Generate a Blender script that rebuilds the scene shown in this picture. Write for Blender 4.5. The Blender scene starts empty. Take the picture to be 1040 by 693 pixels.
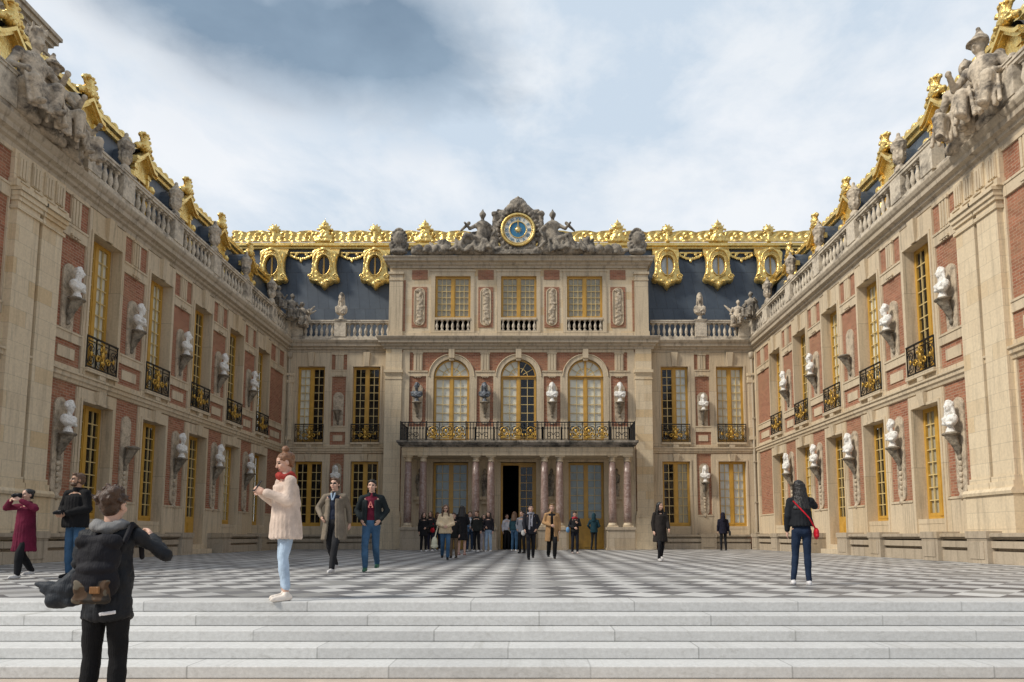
import bpy, bmesh, math, random
from mathutils import Vector, Matrix, Euler, noise as mnoise
PI = math.pi
R = math.radians
random.seed(7)
scene = bpy.context.scene
COL = scene.collection

# ------------------------------------------------------------------ camera
PITCH = R(5.7)
FPX = 699.0
CAMX, CAMZ = 0.70, 0.74
cd = bpy.data.cameras.new('camera'); cam = bpy.data.objects.new('camera', cd); COL.objects.link(cam)
cam.location = (CAMX, 0, CAMZ); cam.rotation_euler = (R(90) + PITCH, 0, 0)
cd.sensor_width = 36; cd.lens = FPX / 1040 * 36
cd.shift_x = -21 / 1040; cd.shift_y = (198 - FPX * math.tan(PITCH)) / 1040
cd.clip_end = 3000
scene.camera = cam

def at(px, py, Y):
    """world X, Z of a photo pixel on the vertical plane at distance Y"""
    yu = 544.5 - py; c = math.cos(PITCH); tn = math.tan(PITCH)
    t = yu / (FPX / c / c - tn * yu)
    X = (px - 541) * Y * c * (1 + t * tn) / FPX + CAMX
    return X, CAMZ + t * Y

# ------------------------------------------------------------------ materials
def newmat(name):
    m = bpy.data.materials.new(name); m.use_nodes = True
    nt = m.node_tree; b = nt.nodes['Principled BSDF']
    return m, nt, b
def N(nt, t, **kw):
    n = nt.nodes.new(t)
    for k, v in kw.items():
        if k in n.inputs.keys(): n.inputs[k].default_value = v
        else: setattr(n, k, v)
    return n
def c4(c, f=1.0): return (min(1, c[0]*f), min(1, c[1]*f), min(1, c[2]*f), 1)
def mixc(nt, fac, a, b, bt='MIX'):
    n = nt.nodes.new('ShaderNodeMix'); n.data_type = 'RGBA'; n.blend_type = bt; n.clamp_result = False
    for s, v in ((n.inputs[0], fac), (n.inputs[6], a), (n.inputs[7], b)):
        if isinstance(v, (int, float)): s.default_value = v
        elif isinstance(v, tuple): s.default_value = v
        else: nt.links.new(v, s)
    return n.outputs[2]
def ramp(nt, src, p0, p1, c0=(0, 0, 0, 1), c1=(1, 1, 1, 1)):
    n = nt.nodes.new('ShaderNodeValToRGB'); e = n.color_ramp.elements
    e[0].position = p0; e[1].position = p1; e[0].color = c0; e[1].color = c1
    nt.links.new(src, n.inputs[0]); return n.outputs[0]
def noise_tex(nt, vec, scale, detail=4, rough=.6, dist=0):
    n = N(nt, 'ShaderNodeTexNoise', Scale=scale, Detail=detail, Roughness=rough, Distortion=dist)
    if vec is not None: nt.links.new(vec, n.inputs['Vector'])
    return n.outputs[0]
def bump(nt, b, h, strength, dist=.01, prev=None):
    n = N(nt, 'ShaderNodeBump', Strength=strength, Distance=dist)
    nt.links.new(h, n.inputs['Height'])
    if prev is not None: nt.links.new(prev, n.inputs['Normal'])
    nt.links.new(n.outputs[0], b.inputs['Normal']); return n.outputs[0]

def plain(name, base, rough=.6, metal=0, var=.12, scale=6, bstr=.2, bscale=40, bdist=.005, world=False, spec=None):
    m, nt, b = newmat(name)
    tc = N(nt, 'ShaderNodeTexCoord'); vec = tc.outputs['Object']
    if world: vec = N(nt, 'ShaderNodeNewGeometry').outputs['Position']
    n1 = noise_tex(nt, vec, scale, 5)
    col = ramp(nt, n1, .3, .7, c4(base, 1 - var), c4(base, 1 + var))
    nt.links.new(col, b.inputs['Base Color'])
    b.inputs['Roughness'].default_value = rough; b.inputs['Metallic'].default_value = metal
    if spec is not None: b.inputs['Specular IOR Level'].default_value = spec
    if bstr: bump(nt, b, noise_tex(nt, vec, bscale, 4), bstr, bdist)
    return m

def weave(m, s=420, strength=.25):
    nt = m.node_tree; b = nt.nodes['Principled BSDF']; tc = N(nt, 'ShaderNodeTexCoord'); prev = b.inputs['Normal'].links[0].from_socket if b.inputs['Normal'].links else None
    w_ = N(nt, 'ShaderNodeTexWave', Scale=s / 20, Distortion=6.0, Detail=2.0); nt.links.new(tc.outputs['Object'], w_.inputs['Vector'])
    bump(nt, b, w_.outputs[1], strength, .003, prev); 
    return m
def wallvec(nt):
    g = N(nt, 'ShaderNodeNewGeometry'); s = N(nt, 'ShaderNodeSeparateXYZ'); nt.links.new(g.outputs['Position'], s.inputs[0])
    a = N(nt, 'ShaderNodeMath', operation='ADD'); nt.links.new(s.outputs[0], a.inputs[0]); nt.links.new(s.outputs[1], a.inputs[1])
    c = N(nt, 'ShaderNodeCombineXYZ'); nt.links.new(a.outputs[0], c.inputs[0]); nt.links.new(s.outputs[2], c.inputs[1])
    return g.outputs['Position'], c.outputs[0], s

def ashlar(name, c1, c2, bw=.95, bh=.46, warm=(.52, .36, .17), grime=.35, joint=.55):
    m, nt, b = newmat(name)
    pos, v, s = wallvec(nt)
    br = N(nt, 'ShaderNodeTexBrick', Scale=1.0)
    br.inputs['Mortar Size'].default_value = .009; br.inputs['Mortar Smooth'].default_value = .3
    br.inputs['Brick Width'].default_value = bw; br.inputs['Row Height'].default_value = bh; br.inputs['Bias'].default_value = 0
    br.inputs['Color1'].default_value = c4(c1); br.inputs['Color2'].default_value = c4(c2)
    br.inputs['Mortar'].default_value = c4(c1, joint)
    nt.links.new(v, br.inputs['Vector'])
    # a few warmer replaced blocks
    br2 = N(nt, 'ShaderNodeTexBrick', Scale=1.0)
    for k in ('Mortar Size', 'Mortar Smooth', 'Brick Width', 'Row Height'): br2.inputs[k].default_value = br.inputs[k].default_value
    br2.inputs['Color1'].default_value = (0, 0, 0, 1); br2.inputs['Color2'].default_value = (1, 1, 1, 1); br2.inputs['Mortar'].default_value = (0, 0, 0, 1)
    nt.links.new(v, br2.inputs['Vector'])
    w = ramp(nt, br2.outputs[0], .80, 1.0, (0, 0, 0, 1), (.75, .75, .75, 1))
    col = mixc(nt, w, br.outputs[0], c4(warm))
    n1 = noise_tex(nt, pos, .7, 6, .65)
    col = mixc(nt, ramp(nt, n1, .35, .7), col, c4((1.12, 1.08, 1.0)), 'MULTIPLY')
    # rain streaks: noise stretched along the height
    mp = N(nt, 'ShaderNodeMapping'); mp.inputs['Scale'].default_value = (3.0, 3.0, .22); nt.links.new(pos, mp.inputs[0])
    st = noise_tex(nt, mp.outputs[0], 1.6, 6, .7)
    g = ramp(nt, st, .50, .72)
    gm = N(nt, 'ShaderNodeMath', operation='MULTIPLY'); nt.links.new(g, gm.inputs[0]); gm.inputs[1].default_value = grime
    col = mixc(nt, gm.outputs[0], col, (.16, .13, .10, 1))
    n3 = noise_tex(nt, pos, 14, 4)
    col = mixc(nt, .35, col, ramp(nt, n3, .3, .7, (.75, .75, .75, 1), (1.2, 1.2, 1.2, 1)), 'MULTIPLY')
    nt.links.new(col, b.inputs['Base Color']); b.inputs['Roughness'].default_value = .85
    b.inputs['Specular IOR Level'].default_value = .25
    p = bump(nt, b, br.outputs['Fac'], -.35, .012)
    bump(nt, b, noise_tex(nt, pos, 25, 5), .25, .01, p)
    return m

STONE = ashlar('limestone', (.73, .61, .43), (.68, .56, .39), warm=(.64, .47, .26), joint=.74)
STONE2 = ashlar('limestone_trim', (.65, .54, .385), (.59, .485, .34), bw=1.3, bh=3.0, warm=(.60, .47, .30), grime=.55)
PLINTH = ashlar('limestone_plinth', (.48, .40, .30), (.42, .35, .26), bw=1.4, bh=.62, warm=(.46, .36, .24), grime=.55)
CORN = ashlar('limestone_cornice', (.54, .46, .35), (.48, .41, .31), bw=1.6, bh=9, warm=(.5, .42, .3), grime=.75)

def brickmat():
    m, nt, b = newmat('red_brick')
    pos, v, s = wallvec(nt)
    br = N(nt, 'ShaderNodeTexBrick', Scale=1.0)
    br.inputs['Mortar Size'].default_value = .009; br.inputs['Brick Width'].default_value = .26; br.inputs['Row Height'].default_value = .088
    br.inputs['Color1'].default_value = (.44, .185, .11, 1); br.inputs['Color2'].default_value = (.27, .10, .06, 1); br.inputs['Mortar'].default_value = (.42, .31, .22, 1)
    nt.links.new(v, br.inputs['Vector'])
    n1 = noise_tex(nt, pos, 1.3, 6, .7)
    col = mixc(nt, ramp(nt, n1, .42, .8), br.outputs[0], (.34, .20, .12, 1))
    n2 = noise_tex(nt, pos, 18, 3)
    col = mixc(nt, .5, col, ramp(nt, n2, .3, .7, (.7, .7, .7, 1), (1.2, 1.2, 1.2, 1)), 'MULTIPLY')
    nt.links.new(col, b.inputs['Base Color']); b.inputs['Roughness'].default_value = .9
    b.inputs['Specular IOR Level'].default_value = .2
    bump(nt, b, br.outputs['Fac'], -.4, .006)
    return m
BRICK = brickmat()

def weathered(name, light, dark, lo=.42, hi=.62, scale=2.2, rough=.85):
    m, nt, b = newmat(name)
    tc = N(nt, 'ShaderNodeTexCoord'); vec = N(nt, 'ShaderNodeNewGeometry').outputs['Position']
    n1 = noise_tex(nt, vec, scale, 8, .7, .4)
    n2 = noise_tex(nt, vec, scale * 6, 4, .6)
    col = ramp(nt, n1, lo, hi, c4(dark), c4(light))
    col = mixc(nt, .6, col, ramp(nt, n2, .3, .7, (.6, .6, .6, 1), (1.25, 1.25, 1.25, 1)), 'MULTIPLY')
    nt.links.new(col, b.inputs['Base Color']); b.inputs['Roughness'].default_value = rough
    b.inputs['Specular IOR Level'].default_value = .3
    bump(nt, b, noise_tex(nt, vec, 18, 5), .5, .02)
    return m
STATUE = weathered('weathered_statue_stone', (.62, .53, .41), (.13, .115, .10), .36, .54)
STATUED = weathered('blackened_statue_stone', (.40, .35, .28), (.075, .068, .06), .36, .62, 2.6)
CONS = weathered('weathered_bracket_stone', (.34, .29, .22), (.10, .088, .07), .36, .6, 4)
MARBLE = weathered('white_bust_marble', (.84, .82, .77), (.40, .36, .30), .30, .47, 6, .6)
METALBUST = weathered('dark_bust_bronze', (.22, .24, .27), (.05, .055, .06), .38, .62, 4, .35)
RELIEF = weathered('relief_stone', (.60, .50, .37), (.26, .21, .155), .32, .55, 5)
BALU = weathered('balustrade_stone', (.66, .58, .46), (.22, .19, .155), .33, .52, 1.6)

def goldmat():
    m, nt, b = newmat('gold_leaf')
    vec = N(nt, 'ShaderNodeNewGeometry').outputs['Position']
    n1 = noise_tex(nt, vec, 5, 6, .7)
    col = ramp(nt, n1, .3, .7, (.70, .42, .09, 1), (1.0, .80, .33, 1))
    nt.links.new(col, b.inputs['Base Color']); b.inputs['Metallic'].default_value = .72
    r = ramp(nt, noise_tex(nt, vec, 9, 4), .3, .7, (.2, .2, .2, 1), (.42, .42, .42, 1)); nt.links.new(r, b.inputs['Roughness'])
    bump(nt, b, noise_tex(nt, vec, 16, 4), .55, .03)
    return m
GOLD = goldmat()
GPAINT = plain('ochre_gold_window_paint', (.56, .32, .055), .38, 0, .14, 3, .15, 30, .003, True)
GMUNT = plain('pale_ochre_glazing_bar_paint', (.66, .50, .22), .45, 0, .14, 3, 0, world=True)
GDARK = plain('bronze_gilding', (.55, .34, .07), .38, .7, .3, 12, .4, 30)

def slatemat():
    m, nt, b = newmat('roof_slate')
    pos, v, s = wallvec(nt)
    br = N(nt, 'ShaderNodeTexBrick', Scale=1.0)
    br.inputs['Mortar Size'].default_value = .012; br.inputs['Brick Width'].default_value = .62; br.inputs['Row Height'].default_value = 2.4
    br.inputs['Color1'].default_value = (.058, .075, .098, 1); br.inputs['Color2'].default_value = (.075, .095, .12, 1); br.inputs['Mortar'].default_value = (.035, .045, .06, 1)
    nt.links.new(v, br.inputs['Vector'])
    n1 = noise_tex(nt, pos, 1.0, 6, .7)
    col = mixc(nt, .7, br.outputs[0], ramp(nt, n1, .3, .7, (.7, .7, .72, 1), (1.3, 1.3, 1.28, 1)), 'MULTIPLY')
    nt.links.new(col, b.inputs['Base Color']); b.inputs['Roughness'].default_value = .42
    bump(nt, b, br.outputs['Fac'], .5, .03)
    return m
SLATE = slatemat()
IRON = plain('black_wrought_iron', (.018, .017, .016), .45, .3, .3, 8, 0)

def glassmat():
    m, nt, b = newmat('window_glass')
    nt.nodes.remove(b); out = nt.nodes['Material Output']
    tr = N(nt, 'ShaderNodeBsdfTransparent', Color=(.95, .97, .97, 1)); gl = N(nt, 'ShaderNodeBsdfGlossy', Roughness=.04)
    vec = N(nt, 'ShaderNodeNewGeometry').outputs['Position']
    bp = N(nt, 'ShaderNodeBump', Strength=.12, Distance=.02); nt.links.new(noise_tex(nt, vec, 1.8, 2), bp.inputs['Height']); nt.links.new(bp.outputs[0], gl.inputs['Normal'])
    g = N(nt, 'ShaderNodeNewGeometry'); dp = N(nt, 'ShaderNodeVectorMath', operation='DOT_PRODUCT'); nt.links.new(g.outputs['Incoming'], dp.inputs[0]); nt.links.new(g.outputs['Normal'], dp.inputs[1])
    def M(op, a, b): q = N(nt, 'ShaderNodeMath', operation=op); nt.links.new(a, q.inputs[0]); q.inputs[1].default_value = b; return q.outputs[0]
    ab = N(nt, 'ShaderNodeMath', operation='ABSOLUTE'); nt.links.new(dp.outputs['Value'], ab.inputs[0])
    sb = N(nt, 'ShaderNodeMath', operation='SUBTRACT'); sb.inputs[0].default_value = 1.0; nt.links.new(ab.outputs[0], sb.inputs[1]); f1 = M('POWER', sb.outputs[0], 4.0)
    f2 = N(nt, 'ShaderNodeMath', operation='MULTIPLY_ADD'); nt.links.new(f1, f2.inputs[0]); f2.inputs[1].default_value = .85; f2.inputs[2].default_value = .06
    mx = N(nt, 'ShaderNodeMixShader'); nt.links.new(f2.outputs[0], mx.inputs[0]); nt.links.new(tr.outputs[0], mx.inputs[1]); nt.links.new(gl.outputs[0], mx.inputs[2])
    nt.links.new(mx.outputs[0], out.inputs[0]); return m
GLASS = glassmat()
BLIND = plain('cream_linen_blind', (.92, .86, .72), .9, 0, .12, 2.5, .2, 20, .01, True)
BLINDW = plain('white_net_blind', (.86, .88, .86), .9, 0, .08, 2.5, .2, 20, .01, True)
BLINDG = plain('tan_shutter', (.46, .40, .28), .8, 0, .1, 2.5, .2, 20, .01, True)
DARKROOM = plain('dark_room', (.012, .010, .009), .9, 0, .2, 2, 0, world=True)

def redmarble():
    m, nt, b = newmat('red_veined_marble')
    vec = N(nt, 'ShaderNodeNewGeometry').outputs['Position']
    n1 = noise_tex(nt, vec, 5, 8, .75, 1.2)
    e = nt.nodes.new('ShaderNodeValToRGB'); nt.links.new(n1, e.inputs[0])
    e.color_ramp.elements[0].position = .3; e.color_ramp.elements[0].color = (.15, .085, .07, 1)
    e.color_ramp.elements[1].position = .72; e.color_ramp.elements[1].color = (.52, .44, .39, 1)
    q = e.color_ramp.elements.new(.5); q.color = (.31, .215, .185, 1)
    nt.links.new(e.outputs[0], b.inputs['Base Color']); b.inputs['Roughness'].default_value = .3
    return m
REDM = redmarble()

def stepmat():
    m, nt, b = newmat('grey_white_step_marble')
    g = N(nt, 'ShaderNodeNewGeometry'); pos = g.outputs['Position']
    s = N(nt, 'ShaderNodeSeparateXYZ'); nt.links.new(pos, s.inputs[0])
    # row index from depth so that joints differ from one step to the next
    mz = N(nt, 'ShaderNodeMath', operation='MULTIPLY_ADD'); nt.links.new(s.outputs[2], mz.inputs[0]); mz.inputs[1].default_value = 1 / .112; mz.inputs[2].default_value = -.02
    fl = N(nt, 'ShaderNodeMath', operation='CEIL'); nt.links.new(mz.outputs[0], fl.inputs[0])
    sh = N(nt, 'ShaderNodeMath', operation='MULTIPLY_ADD'); nt.links.new(fl.outputs[0], sh.inputs[0]); sh.inputs[1].default_value = .77; nt.links.new(s.outputs[0], sh.inputs[2])
    fo = N(nt, 'ShaderNodeMath', operation='ADD'); nt.links.new(fl.outputs[0], fo.inputs[0]); fo.inputs[1].default_value = 24.3
    c = N(nt, 'ShaderNodeCombineXYZ'); nt.links.new(sh.outputs[0], c.inputs[0]); nt.links.new(fo.outputs[0], c.inputs[1])
    br = N(nt, 'ShaderNodeTexBrick', Scale=1.0); br.offset = 0
    br.inputs['Mortar Size'].default_value = .008; br.inputs['Brick Width'].default_value = 1.85; br.inputs['Row Height'].default_value = 50
    br.inputs['Color1'].default_value = (.54, .54, .53, 1); br.inputs['Color2'].default_value = (.66, .66, .645, 1); br.inputs['Mortar'].default_value = (.36, .36, .35, 1)
    nt.links.new(c.outputs[0], br.inputs['Vector'])
    c2 = N(nt, 'ShaderNodeCombineXYZ'); nt.links.new(sh.outputs[0], c2.inputs[0]); nt.links.new(fl.outputs[0], c2.inputs[1]); nt.links.new(s.outputs[2], c2.inputs[2])
    mp = N(nt, 'ShaderNodeMapping'); mp.inputs['Scale'].default_value = (1.0, 3.7, 2.2); mp.inputs['Location'].default_value = (4.3, 9.1, 1.2); nt.links.new(c2.outputs[0], mp.inputs[0])
    n1 = noise_tex(nt, mp.outputs[0], 1.1, 8, .7, .5)
    col = mixc(nt, ramp(nt, n1, .38, .7, (0, 0, 0, 1), (.5, .5, .5, 1)), br.outputs[0], c4((.68, .68, .66)))
    n2 = noise_tex(nt, mp.outputs[0], 3.2, 8, .75, 1.4)
    dk = ramp(nt, n2, .54, .70); dm = N(nt, 'ShaderNodeMath', operation='MULTIPLY'); nt.links.new(dk, dm.inputs[0]); dm.inputs[1].default_value = .5
    col = mixc(nt, dm.outputs[0], col, (.34, .33, .30, 1))
    n4 = noise_tex(nt, pos, 22, 6, .75); col = mixc(nt, .55, col, ramp(nt, n4, .32, .66, (.74, .73, .715, 1), (1.14, 1.14, 1.14, 1)), 'MULTIPLY')
    nt.links.new(col, b.inputs['Base Color']); b.inputs['Roughness'].default_value = .6
    bump(nt, b, noise_tex(nt, pos, 30, 4), .3, .006)
    return m
STEPM = stepmat()

def pavemat():
    m, nt, b = newmat('lozenge_marble_paving')
    pos = N(nt, 'ShaderNodeNewGeometry').outputs['Position']
    a = .50
    mp = N(nt, 'ShaderNodeMapping'); mp.inputs['Rotation'].default_value = (0, 0, R(45)); mp.inputs['Location'].default_value = (0, 0, .5)
    nt.links.new(pos, mp.inputs[0])
    ck = N(nt, 'ShaderNodeTexChecker', Scale=1 / a); nt.links.new(mp.outputs[0], ck.inputs[0])
    ck.inputs[1].default_value = (.56, .56, .55, 1); ck.inputs[2].default_value = (.12, .12, .13, 1)
    # per-tile tone
    sc = N(nt, 'ShaderNodeVectorMath', operation='SCALE'); nt.links.new(mp.outputs[0], sc.inputs[0]); sc.inputs['Scale'].default_value = 1 / a
    fl = N(nt, 'ShaderNodeVectorMath', operation='FLOOR'); nt.links.new(sc.outputs[0], fl.inputs[0])
    wn = N(nt, 'ShaderNodeTexWhiteNoise'); wn.noise_dimensions = '2D'; nt.links.new(fl.outputs[0], wn.inputs['Vector'])
    col = mixc(nt, .8, ck.outputs[0], ramp(nt, wn.outputs[0], 0, 1, (.62, .62, .63, 1), (1.3, 1.3, 1.28, 1)), 'MULTIPLY')
    sw = ramp(nt, wn.outputs[0], .86, .87)
    col = mixc(nt, sw, col, (.26, .26, .255, 1))
    n1 = noise_tex(nt, pos, .35, 5, .6)
    col = mixc(nt, ramp(nt, n1, .3, .75, (0, 0, 0, 1), (.45, .45, .45, 1)), col, (.36, .35, .33, 1))
    n2 = noise_tex(nt, pos, 12, 4)
    col = mixc(nt, .4, col, ramp(nt, n2, .3, .7, (.8, .8, .8, 1), (1.15, 1.15, 1.15, 1)), 'MULTIPLY')
    nt.links.new(col, b.inputs['Base Color']); b.inputs['Roughness'].default_value = .5
    bump(nt, b, noise_tex(nt, pos, 6, 4), .15, .01)
    return m
PAVE = pavemat()
EDGE = plain('dark_marble_border', (.13, .13, .135), .5, 0, .25, 2, .1, world=True)
GROUND = plain('beige_stone_ground', (.50, .42, .34), .9, 0, .15, 3, .4, 40, .01, True)

# ------------------------------------------------------------------ object helpers
def tag(o, label=None, cat=None, group=None, kind=None):
    if label: o['label'] = label
    if cat: o['category'] = cat
    if group: o['group'] = group
    if kind: o['kind'] = kind
    return o
def empty(name, loc, rz=0, parent=None):
    o = bpy.data.objects.new(name, None); COL.objects.link(o); o.location = loc; o.rotation_euler = (0, 0, rz)
    o.empty_display_size = .3; o.parent = parent; return o
def link(name, me, parent=None, loc=(0, 0, 0), rot=(0, 0, 0), scale=(1, 1, 1)):
    o = bpy.data.objects.new(name, me); COL.objects.link(o); o.parent = parent
    o.location = loc; o.rotation_euler = rot; o.scale = scale; return o

class MB:
    def __init__(s): s.v = []; s.f = []; s.m = []; s.sm = []
    def face(s, pts, mi=0, sm=False):
        n = len(s.v); s.v += [tuple(p) for p in pts]; s.f.append(tuple(range(n, n + len(pts)))); s.m.append(mi); s.sm.append(sm)
    def box(s, x0, x1, y0, y1, z0, z1, mi=0):
        if x0 > x1: x0, x1 = x1, x0
        if y0 > y1: y0, y1 = y1, y0
        n = len(s.v)
        s.v += [(x0, y0, z0), (x1, y0, z0), (x1, y1, z0), (x0, y1, z0), (x0, y0, z1), (x1, y0, z1), (x1, y1, z1), (x0, y1, z1)]
        for q in ((0, 3, 2, 1), (4, 5, 6, 7), (0, 1, 5, 4), (1, 2, 6, 5), (2, 3, 7, 6), (3, 0, 4, 7)):
            s.f.append(tuple(n + i for i in q)); s.m.append(mi); s.sm.append(False)
        return s
    def grid(s, P, nu, nv, closed_u=False, mi=0, sm=True):
        n = len(s.v)
        for j in range(nv):
            for i in range(nu): s.v.append(tuple(P(i, j)))
        for j in range(nv - 1):
            for i in range(nu if closed_u else nu - 1):
                a = n + j * nu + i; b_ = n + j * nu + (i + 1) % nu
                s.f.append((a, b_, b_ + nu, a + nu)); s.m.append(mi); s.sm.append(sm)
        return n
    def lathe(s, prof, c=(0, 0, 0), seg=12, mi=0, sq=1.0, sm=True):
        cx, cy, cz = c
        n = s.grid(lambda i, j: (cx + prof[j][0] * math.cos(2 * PI * i / seg), cy + prof[j][0] * sq * math.sin(2 * PI * i / seg), cz + prof[j][1]), seg, len(prof), True, mi, sm)
        s.f.append(tuple(n + i for i in range(seg))[::-1]); s.m.append(mi); s.sm.append(False)
        t = n + (len(prof) - 1) * seg
        s.f.append(tuple(t + i for i in range(seg))); s.m.append(mi); s.sm.append(False)
    def extr(s, prof, x0, x1, m0=0, m1=0, mi=0):
        """sweep profile [(w,z)] along x; w outward = -y; m0/m1 = mitre slopes at the ends"""
        k = len(prof); n = len(s.v)
        for (w, z) in prof: s.v.append((x0 + m0 * w, -w, z))
        for (w, z) in prof: s.v.append((x1 + m1 * w, -w, z))
        for i in range(k):
            j = (i + 1) % k
            s.f.append((n + i, n + j, n + k + j, n + k + i)); s.m.append(mi); s.sm.append(False)
        s.f.append(tuple(n + i for i in range(k))); s.f.append(tuple(n + k + i for i in range(k))[::-1])
        s.m += [mi, mi]; s.sm += [False, False]
    def tube(s, pts, r, seg=6, mi=0, closed=False):
        pts = [Vector(p) for p in pts]; k = len(pts); rs = r if isinstance(r, (list, tuple)) else [r] * k
        rings = []
        for i, p in enumerate(pts):
            a = pts[i - 1] if (i > 0 or closed) else p; b_ = pts[(i + 1) % k] if (i < k - 1 or closed) else p
            d = (b_ - a); d = d.normalized() if d.length > 1e-9 else Vector((0, 0, 1))
            u = d.cross(Vector((0, 1, 0)));
            if u.length < .1: u = d.cross(Vector((1, 0, 0)))
            u.normalize(); w = d.cross(u)
            rings.append([p + u * rs[i] * math.cos(2 * PI * q / seg) + w * rs[i] * math.sin(2 * PI * q / seg) for q in range(seg)])
        if closed: rings.append(rings[0])
        s.grid(lambda i, j: rings[j][i], seg, len(rings), True, mi)
    def sphere(s, c, r, seg=10, mi=0):
        if not isinstance(r, (tuple, list)): r = (r, r, r)
        n = max(5, seg // 2 + 2)
        s.grid(lambda i, j: (c[0] + r[0] * math.sin(PI * j / (n - 1)) * math.cos(2 * PI * i / seg), c[1] + r[1] * math.sin(PI * j / (n - 1)) * math.sin(2 * PI * i / seg), c[2] - r[2] * math.cos(PI * j / (n - 1))), seg, n, True, mi)
    def mesh(s, name, mats):
        me = bpy.data.meshes.new(name); me.from_pydata(s.v, [], s.f); 
        for m in (mats if isinstance(mats, (list, tuple)) else [mats]): me.materials.append(m)
        me.polygons.foreach_set('material_index', s.m); me.polygons.foreach_set('use_smooth', s.sm)
        me.update(); return me
    def build(s, name, mats, parent=None, loc=(0, 0, 0), rot=(0, 0, 0)):
        return link(name, s.mesh(name, mats), parent, loc, rot)

# ---- organic shapes: overlapping capsules and ellipsoids fused into one skin
_tmp = bpy.data.scenes.new('tmp_scene')
_junk = []
_bo = bpy.data.objects.new('t', bpy.data.meshes.new('t')); _tmp.collection.objects.link(_bo)
_md = _bo.modifiers.new('r', 'REMESH'); _md.mode = 'VOXEL'; _md.use_smooth_shade = True
_sm = _bo.modifiers.new('s', 'SMOOTH'); _sm.factor = .5
def _cap(mb, a, b, ra, rb, seg=12):
    a = Vector(a); b = Vector(b); d = b - a
    if d.length < 1e-5: d = Vector((0, 0, 1e-4))
    L = d.length; q = d.to_track_quat('Z', 'Y')
    prof = []
    for k in range(5): t = PI / 2 * k / 4; prof.append((max(1e-4, ra * math.sin(t)), -ra * math.cos(t)))
    for k in range(5): t = PI / 2 * k / 4; prof.append((max(1e-4, rb * math.cos(t)), L + rb * math.sin(t)))
    n = len(mb.v); mb.lathe(prof, (0, 0, 0), seg)
    for i in range(n, len(mb.v)): mb.v[i] = tuple(a + q @ Vector(mb.v[i]))
def _ell(mb, c, r, rot=(0, 0, 0), seg=16):
    n = len(mb.v); prof = []
    for k in range(11): t = PI * k / 10; prof.append((max(1e-4, math.sin(t)), -math.cos(t)))
    mb.lathe(prof, (0, 0, 0), seg); M = Euler(rot).to_matrix()
    for i in range(n, len(mb.v)):
        v = mb.v[i]; mb.v[i] = tuple(Vector(c) + M @ Vector((v[0] * r[0], v[1] * r[1], v[2] * r[2])))
def blob(name, prims, voxel, mats, smooth=2, amp=0, nscale=8, matfn=None, flat=None):
    mb = MB()
    for p in prims:
        if p[0] == 'c': _cap(mb, *p[1:])
        elif p[0] == 'e': _ell(mb, *p[1:])
        elif p[0] == 'b':
            n = len(mb.v); mb.box(*p[1]); M = Euler(p[2] if len(p) > 2 else (0, 0, 0)).to_matrix()
            if len(p) > 3:
                for i in range(n, len(mb.v)): mb.v[i] = tuple(Vector(p[3]) + M @ Vector(mb.v[i]))
    me = mb.mesh('t', [])
    o = _bo; o.data = me
    o.modifiers['r'].voxel_size = voxel; o.modifiers['s'].iterations = smooth; o.modifiers['s'].show_viewport = smooth > 0
    _tmp.view_layers[0].update()
    out = bpy.data.meshes.new_from_object(o.evaluated_get(_tmp.view_layers[0].depsgraph))
    out.name = name
    _junk.append(me)
    out.materials.clear()
    for m in (mats if isinstance(mats, (list, tuple)) else [mats]): out.materials.append(m)
    if amp:
        n = len(out.vertices); co = [0.0] * (3 * n); no = [0.0] * (3 * n)
        out.vertices.foreach_get('co', co); out.vertices.foreach_get('normal', no)
        for i in range(0, 3 * n, 3):
            a = amp * mnoise.fractal((co[i] * nscale, co[i+1] * nscale, co[i+2] * nscale * (1 if nscale > 9 else .8)), 1.0, 2.0, 4)
            co[i] += no[i] * a; co[i+1] += no[i+1] * a; co[i+2] += no[i+2] * a
        out.vertices.foreach_set('co', co)
    if matfn:
        for p in out.polygons: p.material_index = matfn(p.center)
    out.polygons.foreach_set('use_smooth', [True] * len(out.polygons)); out.update()
    return out
# ================================================================== ARCHITECTURE (local frames: x along the wall, -y outward, z up)
HW, DW = 13.53, 39.0                      # half width of the court, distance of the rear wall
WZ0, WZ1, UZ0, UZ1 = 1.29, 4.96, 6.05, 10.46

def wall_sheet(mb, x0, x1, z0, z1, ops, depth=.42, mi=0, mr=1, y=0.0, grow=.006):
    ops = [(o[0] - grow, o[1] + grow, o[2] - (0 if o[2] < .01 else grow), o[3] + (0 if grow == 0 else grow)) for o in ops]
    xs = sorted({x0, x1, *[v for o in ops for v in o[:2]]}); zs = sorted({z0, z1, *[v for o in ops for v in o[2:4]]})
    for i in range(len(xs) - 1):
        for j in range(len(zs) - 1):
            xm = (xs[i] + xs[i+1]) / 2; zm = (zs[j] + zs[j+1]) / 2
            if any(o[0] < xm < o[1] and o[2] < zm < o[3] for o in ops): continue
            mb.face([(xs[i], y, zs[j]), (xs[i+1], y, zs[j]), (xs[i+1], y, zs[j+1]), (xs[i], y, zs[j+1])], mi)
    for (a, b, c, d) in ops:
        mb.face([(a, y, c), (a, y + depth, c), (a, y + depth, d), (a, y, d)], mr); mb.face([(b, y, c), (b, y, d), (b, y + depth, d), (b, y + depth, c)], mr)
        mb.face([(a, y, c), (b, y, c), (b, y + depth, c), (a, y + depth, c)], mr)
        mb.face([(a, y, d), (a, y + depth, d), (b, y + depth, d), (b, y, d)], mr)

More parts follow.
